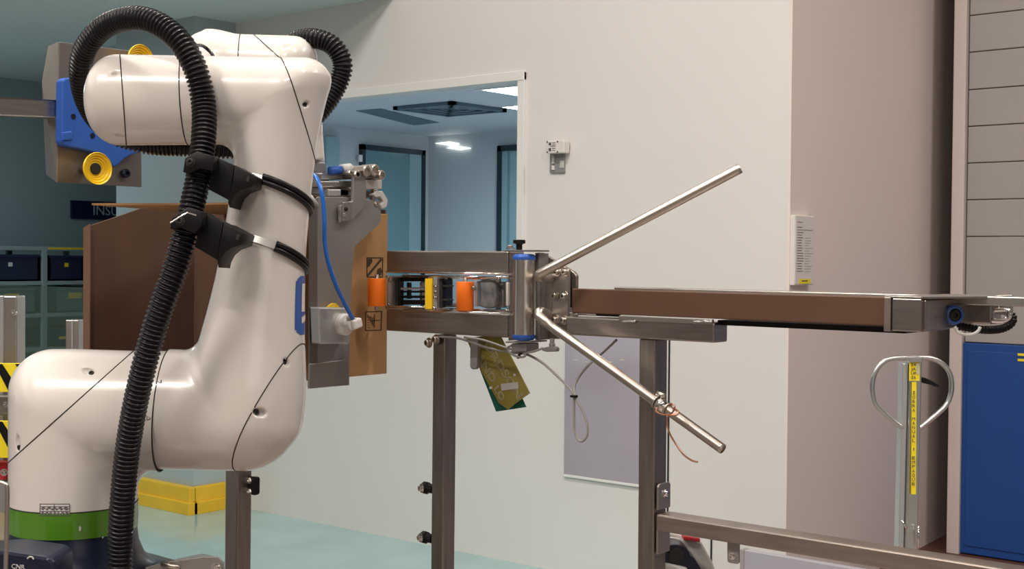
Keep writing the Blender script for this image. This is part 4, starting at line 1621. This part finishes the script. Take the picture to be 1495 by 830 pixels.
for (y, x1) in ((417, 661), (437, 661)):
    part(gh, 'finger', prY([(640, y - 1), (x1 - 4, y - 1.5), (x1, y), (x1 - 4, y + 1.8), (640, y + 2.5)], YC + .008, .006, .0008), 'seam_black')
part(gh, 'cross_slat', prY(rectpoly(648, 442, 668, 448), YC + .03, .01, .001), 'steel_matte')
part(gh, 'film_pad', prY([(699, 408), (712, 406), (722, 409), (725, 430), (722, 448), (710, 451), (698, 447), (702, 430)], YC + .004, .02, .005), 'wrap_film', 'pad wrapped in clear grey film')
for k in range(3):
    q = onY(636, 418 + k * 8, YC - .005)
    part(gh, 'bolt', bolt_bm(q, (0, -1, 0), .003, .004), 'rod_steel')
for (x, y) in ((569, 445), (635, 450), (570, 408), (692, 420), (727, 408), (741, 454)):
    part(gh, 'bolt', bolt_bm(onY(x, y, YC - .006), (0, -1, 0), .0035, .004), 'rod_steel')


def orange(x0, x1, y0, y1, Y):
    c = (x0 + x1) / 2
    A, B_ = onY(c, y0, Y), onY(c, y1, Y)
    r_ = (x1 - x0) / 2 * depth(A) / FPX
    rl = part(gh, 'orange_roller', cylp((A[0], Y, B_[2]), (A[0], Y, A[2]), r_, 32, bv=.0015), 'orange', 'orange roller', auto=40)
    part(rl, 'roller_pin', cylp((A[0], Y, B_[2] - .008), (A[0], Y, A[2] + .008), .004, 10), 'rod_steel', smooth=True)


orange(537, 563, 406, 446.5, YC - .035)
orange(666.5, 692, 411, 453, YC - .005)
# steel roller with blue end caps
rx = onY(765, 430, YC - .02)[0]
Yr = YC - .02
za, zb = onY(765, 372, Yr)[2], onY(765, 495, Yr)[2]
rr_ = 16 * depth((rx, Yr, 1.45)) / FPX
rl = part(gh, 'steel_roller', cylp((rx, Yr, zb + .006), (rx, Yr, za - .006), rr_, 40), 'roller_steel', 'polished steel roller', auto=40)
part(rl, 'roller_cap', lathe((rx, Yr, za - .006), Zh, [(rr_ * 1.04, -.003), (rr_ * 1.06, 0), (rr_ * 1.06, .003), (rr_ * .9, .007), (.012, .008)], 40), 'blue_plastic', 'blue end cap', auto=40)
part(rl, 'roller_cap', lathe((rx, Yr, zb + .006), -Zh, [(rr_ * 1.04, -.003), (rr_ * 1.06, 0), (rr_ * 1.06, .003), (rr_ * .9, .007), (.012, .008)], 40), 'blue_plastic', 'blue end cap', auto=40)
part(gh, 'roller_bracket', prY([(735, 364.5), (778, 364.5), (778, 367), (735, 367)], Yr - .01, .05, .0005), 'steel_plate')
part(gh, 'knob', lathe((onY(758, 365, Yr)[0], Yr, onY(758, 365, Yr)[2]), Zh, [(.006, 0), (.006, .010), (.0075, .012), (.012, .013), (.012, .019), (.010, .020)], 20), 'black_plastic', 'black knob', auto=35)
part(gh, 'roller_bracket', prY([(738, 498), (775, 497.5), (775, 500), (738, 500.5)], Yr - .01, .05, .0005), 'steel_plate')
part(gh, 'bearing_block', prY(rectpoly(746, 501, 768, 513), Yr, .04, .002), 'steel_matte')
part(gh, 'end_post', prY([(742, 372), (750, 372), (750, 496), (742, 497)], YC + .02, .02, .001), 'steel_rail')
part(gh, 'nut', bolt_bm(onY(745, 363, Yr + .02), (0, 0, 1), .006, .006), 'rod_steel')
# gusset plate and bolted plate
part(gh, 'gusset_plate', prY([(781, 369), (789, 367.5), (838, 397), (841.5, 402), (841, 460), (826, 472), (826, 494), (781, 496)], YC + .03, .008, .0015), 'steel_rail')
part(gh, 'side_flange', prY([(781, 369), (787, 369), (787, 496), (781, 496)], YC - .0, .03, .001), 'steel_matte')
part(gh, 'bolted_plate', prY([(790, 398), (807, 393), (829, 393), (828.5, 470), (790, 464)], YC + .018, .010, .0015), 'steel_plate')
part(gh, 'bolted_plate', prY([(806, 393), (829.5, 393), (829, 470), (806, 470)], YC + .010, .008, .0012), 'steel_plate')
for (x, y) in ((815, 397), (827, 397), (812, 431.5), (825.5, 432), (812, 466), (824.5, 467)):
    part(gh, 'bolt', bolt_bm(onY(x, y, YC + .010), (-.15, -1, 0), .0058, .008), 'rod_steel')

# ------------------------------------------------------------------ bent guide rods


def bent_rod(label, pts):
    r = T('guide_rod', label, 'rod', pts[-1])
    P = spline([np.array(p) for p in pts], 8)
    part(r, 'rod', tube(P, .0089, 20), 'rod_steel', smooth=True)
    part(r, 'rod_end', lathe(P[-1], nrm(P[-1] - P[-3]), [(.0089, -.001), (.0089, 0), (.0075, .0015), (.0075, -.0005), (0, -.0005)], 20), 'rod_steel')
    return r


def ln(a, b, n):
    a, b = np.array(a), np.array(b)
    return [a + (b - a) * k / n for k in range(n + 1)]


d_ = 2.43
top = [onY(803, 406, YC + .009), at(798, 406.5, d_), at(789, 405.5, d_ - .03), at(787, 401, d_ - .04), at(793, 397, d_ - .045)] + ln(at(806, 390, d_ - .05), at(1080, 246, 2.32), 10)
bent_rod('bent steel guide rod rising to the right from the bolted plate', top)
bot = [onY(801, 460, YC + .009), at(797, 457, d_), at(789, 454.5, d_ - .03), at(786.5, 460, d_ - .04), at(793, 467, d_ - .045)] + ln(at(805, 476, d_ - .05), at(1055, 655, 2.18), 10)
r2 = bent_rod('bent steel guide rod slanting down to the right with copper wire', bot)
# clamp with copper wire on the lower rod
dq = nrm(np.array(bot[-1]) - np.array(bot[-3]))


def on_rod(px):
    a, b_ = np.array(bot[5]), np.array(bot[-1])
    return a + (b_ - a) * ((px - 805) / 250.0)


cc = on_rod(971)
part(r2, 'hose_clip', cylp(cc - dq * .014, cc + dq * .012, .0108, 20), 'chrome', smooth=True)
for o_ in (-.012, .0, .012):
    q = cc + dq * o_
    e1 = nrm(np.cross(dq, CF))
    e2 = np.cross(dq, e1)
    part(r2, 'clip_band', tube([q + (e1 * math.cos(k * math.pi / 8) + e2 * math.sin(k * math.pi / 8)) * .0118 for k in range(16)], .0014, 6, closed=True), 'rod_steel', smooth=True)
part(r2, 'clip_screw', cylp(cc + e1 * .012 - dq * .02, cc + e1 * .016 - dq * .004, .005, 10), 'rod_steel', smooth=True)
wp = [at(985, 596, 2.2), at(990, 600, 2.19), at(988, 605, 2.185), at(978, 606, 2.19), at(974, 611, 2.2), at(976, 628, 2.21), at(985, 645, 2.21), at(997, 662, 2.2), at(1009, 671, 2.2), at(1019, 674, 2.2)]
part(r2, 'copper_wire', tube(spline(wp, 8), .0016, 8), 'copper', 'copper wire tail', smooth=True)
wp = [at(975, 592, 2.215), at(981, 589, 2.2), at(985, 594, 2.19), at(980, 603, 2.2), at(968, 605, 2.215), at(958, 600, 2.235), at(960, 594, 2.24)]
part(r2, 'copper_wire', tube(spline(wp, 6), .0015, 8), 'copper', 'copper wire loop', smooth=True)

# ------------------------------------------------------------------ SIDE BELT CONVEYOR
bc = T('side_belt_conveyor', 'horizontal side belt conveyor with brown belt and steel end housing', 'conveyor', onY(1050, 500, YC))
zT, zBt = 1.4425, 1.397
xb0, xb1 = onY(835, 440, YC)[0], onY(1296, 440, YC)[0]
part(bc, 'belt', box(xb0, xb1, YC, YC + .012, zBt, zT, .002), 'belt_brown', 'brown belt')
q = onY(1096, 440, YC)[0]
xe0, xe1 = onY(1291, 460, YC - .012)[0], onY(1345, 460, YC - .012)[0]
part(bc, 'belt_lip', box(xb0, xb1, YC + .012, YC + .03, zT - .006, zT - .002), 'steel_matte')
part(bc, 'belt_bed', box(xb0 + .03, xb1, YC + .012, YC + .10, zBt + .004, zT - .008), 'steel_rail')
x_ = onY(905, 420, YC + .13)[0]
zz = onY(950, 421.5, YC + .13)[2]
part(bc, 'far_rail', box(x_, xe1 + .14, YC + .11, YC + .135, zz - .012, zz + .003, .002), 'steel_plate')
x0, x1 = onY(826, 480, YC)[0], onY(1043, 480, YC)[0]
zt_, zl_ = onY(1000, 469, YC)[2], onY(1000, 498, YC)[2]
part(bc, 'lower_beam', box(x0, x1, YC, YC + .045, zl_, zt_, .003), 'steel')
x2, x3 = onY(904, 465, YC - .001)[0], onY(1041, 465, YC - .001)[0]
part(bc, 'weld_plate', box(x2, x3, YC - .003, YC + .003, zt_ - .003, zBt - .001, .001), 'steel_plate')
for (xa, xb_) in ((908, 928), (1012, 1040)):
    pts = [onY(xa + (xb_ - xa) * k / 10, 469 + .01 * (xa - 905) * .1 + random.uniform(-.8, .8), YC - .003) for k in range(11)]
    part(bc, 'weld_bead', tube(pts, [.0018 + .0012 * random.random() for _ in pts], 8), 'steel_matte', smooth=True)
part(bc, 'tension_pin', cylp(onY(841, 457, YC + .01), onY(871, 458, YC + .01), .0035, 12), 'chrome', smooth=True)
part(bc, 'tension_rod', cylp(onY(871, 458.5, YC + .012), onY(905, 460, YC + .012), .003, 10), 'seam_black', smooth=True)
part(bc, 'corner_bracket', prY([(828, 448), (831, 449), (831.5, 456), (840, 459), (840, 462), (826, 462)], YC + .015, .01, .001), 'steel_plate')
# toothed return belt below
tb0, tb1 = onY(1052, 470, YC + .03)[0], xe0 + .02
bb = NB()
box(tb0, tb1, YC + .02, YC + .07, zBt - .008, zBt - .003, bm=bb)
n = 70
for k in range(n):
    x = tb0 + (tb1 - tb0) * (k + .5) / n
    box(x - .0028, x + .0028, YC + .02, YC + .07, zBt - .0115, zBt - .008, bm=bb)
part(bc, 'toothed_belt', bb, 'black_plastic', 'black toothed belt', kind='stuff')
part(bc, 'belt_clip', prY([(1114, 463), (1128, 464), (1128, 467.5), (1114, 467)], YC + .015, .02, .001), 'light_grey_plastic')
# end housing
YH = YC - .012
zh1, zh0 = 1.4415, onY(1318, 483.5, YH)[2]
part(bc, 'end_housing', box(xe0 + .012, xe1, YH, YH + .12, zh0, zh1, .002), 'steel')
part(bc, 'housing_flange', box(xe0, xe0 + .011, YH - .002, YH + .03, zh0 - .001, zh1 + .001, .001), 'steel_rail')
# drive block on the far side of the housing
xf = xe1 + .004
ya_, yb_ = onX(1352, 460, xf)[1], onX(1420, 460, xf)[1]
part(bc, 'slot_strip', box(xe1 - .012, xe1 - .002, YH + .006, ya_ + .004, zh0 + .004, zh1 - .003), 'seam_black')
part(bc, 'drive_block', box(xe1 - .05, xf, ya_, yb_, zh0 + .002, zh1 - .002, .002), 'steel')
xg_ = onY(1448, 458, yb_ - .002)[0]
part(bc, 'end_block', box(xf - .01, xg_, yb_ - .002, yb_ + .045, zh0 + .006, zh1 - .001, .003), 'steel_plate')
kq = onX(1389, 459, xf)
kd = nrm((1, -.9, 0))
kq = kq + kd * .004
kn = part(bc, 'drive_knob', lathe(kq - kd * .004, kd, [(.0138, -.006), (.0158, .001), (.0164, .007), (.0154, .0115), (.0128, .013), (.0105, .013), (.0105, .006), (0, .006)], 32), 'logo_blue', 'blue knob', auto=40)
part(kn, 'knob_socket', lathe(kq + kd * .002, kd, [(.0100, 0), (.0095, .006), (.0065, .008), (.0045, .008), (.0045, .004), (0, .004)], 8), 'seam_black')
tp0 = onZ(1478, 429, zh1 + .002)
part(bc, 'top_cover', prism([(xe0, YH - .001, zh1), (xe1, YH - .001, zh1), (xe1 + .07, YH + .15, zh1), (tp0[0], YH + .21, zh1), (tp0[0] - .02, YH + .235, zh1), (xe0 + .02, YH + .20, zh1)], (0, 0, .003), .0006), 'steel_plate')
part(bc, 'tail_plate', prY([(1450, 431), (1478, 430), (1478.5, 456), (1474, 461), (1452, 458)], YH + .21, .003, .0008), 'steel_plate')
part(bc, 'bolt', bolt_bm(onY(1461, 441, YH + .21), (0, -1, 0), .0045, .006), 'rod_steel')
part(bc, 'tail_strap', prY([(1455, 432), (1457.5, 432), (1457.5, 452), (1455, 452)], YH + .195, .012, .0005), 'chrome')
lp_ = [onY(1447, 468, YH + .17), onY(1462, 468, YH + .175), onY(1472, 464, YH + .18), onY(1474, 457, YH + .18), onY(1469, 452, YH + .18), onY(1450, 453, YH + .175)]
part(bc, 'tail_tube', tube(spline(lp_, 6), .0042, 12), 'chrome', smooth=True)
lp_ = [onY(1400, 476, YH + .15), onY(1435, 481, YH + .17), onY(1460, 480, YH + .2), onY(1474, 474, YH + .215), onY(1479, 466, YH + .22), onY(1476, 458, YH + .22)]
P_, s_ = resample(spline(lp_, 12), .0007)
part(bc, 'belt_return', tube(P_, list(.0065 + .0006 * np.sin(2 * math.pi * s_ / .005)), 10), 'black_plastic', smooth=True)
lp_ = [onY(1394, 476, YH + .1), onY(1398, 484, YH + .1), onY(1408, 488, YH + .1), onY(1420, 487.5, YH + .1), onY(1428, 483, YH + .1), onY(1431, 477, YH + .1)]
part(bc, 'pull_ring', tube(spline(lp_, 6), .0026, 10), 'white_plastic', smooth=True)

# ------------------------------------------------------------------ cables below the guide head
cb = T('sensor_cable', 'grey sensor cable with tied loop hanging under the conveyor beam', 'cable', onY(850, 640, YC + .02))
c1 = [onY(641, 491, YC - .004), onY(672, 494, YC - .005), onY(710, 507, YC - .01), onY(745, 514, YC), onY(766, 516, YC), onY(790, 528, YC), onY(812, 547, YC), onY(830, 565, YC), onY(837.5, 577, YC), onY(838, 600, YC),
      onY(838.5, 625, YC), onY(843, 640, YC), onY(850, 643.5, YC), onY(857, 635, YC), onY(857, 618, YC), onY(850, 598, YC), onY(841, 580, YC), onY(838.5, 565, YC + .01), onY(845, 550, YC + .02), onY(862, 530, YC + .04),
      onY(884, 511, YC + .06), onY(900, 496, YC + .05)]
part(cb, 'cable', tube(spline(c1, 8), .0024, 10), 'cable_grey', smooth=True)
part(cb, 'cable_tie', obox(onY(838, 578, YC - .003), (1, 0, 0), (0, 1, 0), Zh, .006, .005, .0022, .001), 'black_plastic')
c2 = [onY(678, 492, YC - .014), onY(705, 496, YC - .014), onY(735, 506, YC - .014), onY(752, 511, YC - .014), onY(763, 513, YC - .014), onY(767, 519, YC - .014), onY(758, 521, YC - .014), onY(745, 515, YC - .014), onY(741, 507, YC - .014), onY(752, 504, YC - .014), onY(766, 510, YC - .014), onY(767, 515, YC - .014)]
part(cb, 'cable', tube(spline(c2, 8), .0022, 10), 'cable_grey', smooth=True)
c3 = [onY(766, 515, YC - .014), onY(778, 513, YC - .014), onY(792, 508, YC - .014)]
part(cb, 'cable', tube(spline(c3, 6), .0022, 10), 'cable_grey', smooth=True)
part(cb, 'plug', prY([(790, 508), (798, 506), (809, 505.5), (812, 508), (811.5, 513), (797, 513.5), (791, 511.5)], YC - .002, .012, .002), 'grey_plastic')
part(cb, 'plug_nut', lathe(onY(806, 506, YC + .004), Zh, [(.006, 0), (.006, .006), (.0045, .007), (.0045, .016)], 12), 'grey_plastic', auto=40)
for k, (x, y) in enumerate(((757, 511), (759, 517), (757.5, 521))):
    part(cb, 'cable_tie', obox(onY(x, y, YC - .008), nrm((1, 0, .5 * k)), (0, 1, 0), nrm((-.5 * k, 0, 1)), .0035, .003, .0015, .0005), 'seam_black')
hd = T('hanging_sensor', 'grey rounded stub hanging under the lower rail beside the tag', 'sensor', onY(691, 539, YC + .01))
part(hd, 'body', prY([(686, 492), (696.5, 492), (696, 535), (693.5, 539), (688, 539), (685.5, 535)], YC + .01, .012, .003), 'steel_matte')
part(hd, 'end_face', prY([(686.5, 522), (695.5, 522), (695, 534), (692.5, 537), (688.5, 537), (686.5, 534)], YC + .0095, .002, .0008), 'alu')

# hanging name tag: two overlapping sheets
tg = T('hanging_tag', 'yellow and green acrylic name tag with outlined letters hanging under roller', 'tag', onY(740, 600, YC + .03))
part(tg, 'green_sheet', prY([(700, 538), (735, 520), (767.5, 594), (724, 600.5)], YC + .050, .003, .0005), 'tag_green', 'dark green back sheet')
ts = part(tg, 'yellow_sheet', prY([(680, 493), (729, 488), (773, 573.5), (741, 597), (728, 588), (697, 532)], YC + .036, .003, .0005), 'tag_yellow', 'yellow front sheet')
tl = nrm(onY(766, 574, YC + .035) - onY(714, 490, YC + .035))
tu = np.array([-tl[2], 0, tl[0]]) if tl[2] > 0 else np.array([-tl[2], 0, tl[0]])
o0 = onY(706.6, 503.4, YC + .0345)
part(ts, 'lettering', text_bm('ORDSON', o0, tl, tu, .0245, outline=.0004, width=np.linalg.norm(onY(758.4, 580.4, YC + .035) - o0)), 'tag_line', 'outlined letters')
o1 = onY(694.6, 520.4, YC + .0345)
part(ts, 'lettering', text_bm('AND', o1, tl, tu, .0235, outline=.0004, width=np.linalg.norm(onY(718.4, 559.4, YC + .035) - o1)), 'tag_line', 'outlined letters')
part(ts, 'lettering', text_bm('LO', onY(721, 568, YC + .0345), tl, tu, .020, outline=.0004, width=.030), 'tag_line', 'outlined letters')
part(tg, 'clear_sticker', prY([(731, 560), (756, 557), (757, 567), (732, 570)], YC + .034, .002, .0004), 'light_grey_plastic')
for (x, y) in ((751, 547), (716, 566)):
    part(tg, 'rivet', prY(rectpoly(x - 1.5, y - 2, x + 1.5, y + 1.5), YC + .033, .003, .0003), 'white_plastic')

# ------------------------------------------------------------------ machine head under the low rail
mh = T('floor_machine', 'pale machine cover with black round motor and red bar under the low rail', 'machine', at(1005, 900, 2.45) * np.array([1, 1, 0]))
dm = 2.42
part(mh, 'housing', prF([(961, 800), (973, 783), (1024, 790), (1041, 822), (1060, 880), (1060, 1400), (955, 1400), (955, 820)], dm + .02, .22, .004), 'light_grey_plastic')
part(mh, 'motor_cover', prF([(955, 803), (966, 802), (970, 798), (978, 795.5), (986, 794.5), (996, 796), (1003, 800), (1007, 806), (1008, 812), (1014, 814), (1024, 830), (1040, 870), (955, 870)], dm - .04, .10, .006), 'navy_black', 'black round motor cover')
part(mh, 'motor_hub', lathe(at(987, 810, dm - .04), -CF, [(.014, 0), (.014, .004), (.010, .005), (0, .005)], 24), 'seam_black')
part(mh, 'shelf_lip', prF([(955, 821), (985, 826), (1005, 831), (1005, 840), (958, 836)], dm - .06, .03, .002), 'light_grey_plastic')
part(mh, 'red_bar', prF([(998, 782), (1023, 786), (1022, 791), (998, 788)], dm + .0, .04, .002), 'red', 'red bar')
part(mh, 'white_strip', prF([(976, 777), (998, 781), (998, 786), (976, 782)], dm + .03, .03, .002), 'paper')

# lavender panel standing by the wall
pA, pB = onY(1083, 795, 4.4), onY(1480, 795, 4.4)
lv = T('leaning_panel', 'pale lavender panel standing in front of white wall behind the low rail', 'panel', (pA[0] + .5, 4.42, 0))
part(lv, 'panel', box(pA[0], pA[0] + 1.1, 4.4, 4.43, 0, .385, .003), 'lavender_panel')
part(lv, 'edge_strip', box(pA[0] - .004, pA[0] + .012, 4.393, 4.432, 0, .387, .002), 'door_grey')

# ------------------------------------------------------------------ PALLET TRUCK handle
dj = 3.5
pj_ = T('pallet_truck', 'hand pallet truck with D-shaped steel handle and yellow lettered strip', 'pallet truck', at(1332, 700, dj) * np.array([1, 1, 0]))
lo_ = [(1319, 624), (1310, 619), (1281, 593), (1275, 580), (1273.5, 560), (1279, 540), (1291, 527), (1306, 522.5), (1325, 522), (1345, 522), (1361, 523.5), (1375, 530), (1386, 543), (1389.5, 560), (1387, 579), (1378, 595), (1350, 619), (1342, 625)]
part(pj_, 'handle_loop', tube(spline([at(x, y, dj) for x, y in lo_], 6), .0068, 14), 'zinc', smooth=True)
a_, b_ = at(1325.5, 524, dj), at(1343, 524, dj)
cc_ = (a_ + b_) / 2
hh_ = cc_[2]
hw_ = np.linalg.norm(b_ - a_) / 2
rx_ = nrm(Rh * .97 - Fh * .24)
ry_ = np.cross(Zh, rx_)
bt = np.array([cc_[0], cc_[1], 0]) - Rh * .012
part(pj_, 'drawbar', obox((np.array([cc_[0], cc_[1], hh_]) + bt + np.array([0, 0, .12])) / 2, Rh, Fh, nrm(np.array([cc_[0], cc_[1], hh_]) - bt), hw_, .022, (hh_ - .12) / 2, .003), 'zinc')
part(pj_, 'side_channel', obox(((np.array([cc_[0], cc_[1], hh_]) + bt + np.array([0, 0, .12])) / 2) - Rh * (hw_ + .008) + Fh * .012, Rh, Fh, nrm(np.array([cc_[0], cc_[1], hh_]) - bt), .0075, .022, (hh_ - .14) / 2, .003), 'alu')
part(pj_, 'handle_cap', obox(at(1334, 524, dj - .012), Rh, Fh, Zh, hw_ * 1.1, .02, .007, .002), 'zinc')
dl = nrm(np.array([cc_[0], cc_[1], hh_]) - bt)


def jf(px, py, lift=.0):
    return at(px, py, dj - .024 - lift)


st = part(pj_, 'label', prism([jf(1327.5, 528.5), jf(1342.5, 528.5), jf(1342.3, 555.5), jf(1327, 555.5)], -CF * .002), 'yellow_sticker', 'yellow sticker with black characters')
b = NB()
for k, s_ in enumerate(('34', 'JA', 'UF', 'ZA')):
    t_ = text_bm(s_, jf(1330, 534 + k * 6.2, .003), CR, CU, .0105, .0003, width=.013)
    merge(b, t_)
part(st, 'lettering', b, 'ink')
b = prism([jf(1338, 530.5, .003), jf(1341.5, 530, .003), jf(1341.5, 547, .003), jf(1338.5, 545, .003)], -CF * .0005)
part(st, 'smudge', b, 'light_grey_plastic')
sp_ = part(pj_, 'label', prism([jf(1331, 557), jf(1337.8, 557), jf(1337, 721), jf(1330.2, 721)], -CF * .0015), 'yellow_sticker', 'long yellow strip with vertical words')
txt = 'ZORRA MANUAL 1 EMPAQUE'
b = NB()
n = len(txt)
for k, ch in enumerate(txt):
    if ch == ' ':
        continue
    y = 575 + (708 - 575) * k / (n - 1)
    x = 1332.3 - .8 * (y - 557) / 164
    t_ = text_bm(ch, jf(x + (1.6 if ch in '1' else 0), y, .0026), CR, CU, .0118, .0003, width=.0022 if ch == '1' else .0074)
    merge(b, t_)
part(sp_, 'lettering', b, 'ink', 'black vertical lettering')
part(pj_, 'lever', prF([(1342, 549.5), (1351, 551), (1362, 556), (1370, 561), (1372, 565), (1367, 564.5), (1358, 561), (1350, 559.5), (1342, 556.5)], dj - .005, .012, .002), 'black_plastic', 'black release lever')
part(pj_, 'chain_link', tube([at(1316, 759, dj - .03), at(1322, 768, dj - .03), at(1324, 771, dj - .03)], .003, 8), 'chrome', smooth=True)
part(pj_, 'chain_link', tube([at(1341, 768, dj - .03), at(1340.5, 785, dj - .03), at(1341, 800, dj - .03)], .0025, 8), 'chrome', smooth=True)
q = bt
part(pj_, 'truck_body', obox((q[0], q[1], .09), Rh, Fh, Zh, .09, .12, .085, .02), 'red')
part(pj_, 'steer_wheel', cylp(q + Rh * -.05 + Zh * .085, q + Rh * .05 + Zh * .085, .085, 28), 'black_plastic', smooth=False, auto=40)
for s_ in (-.17, .17):
    c_ = q + Fh * s_ + Rh * .68 + Zh * .12
    part(pj_, 'fork', obox(c_, Rh, Fh, Zh, .55, .075, .025, .006), 'red')
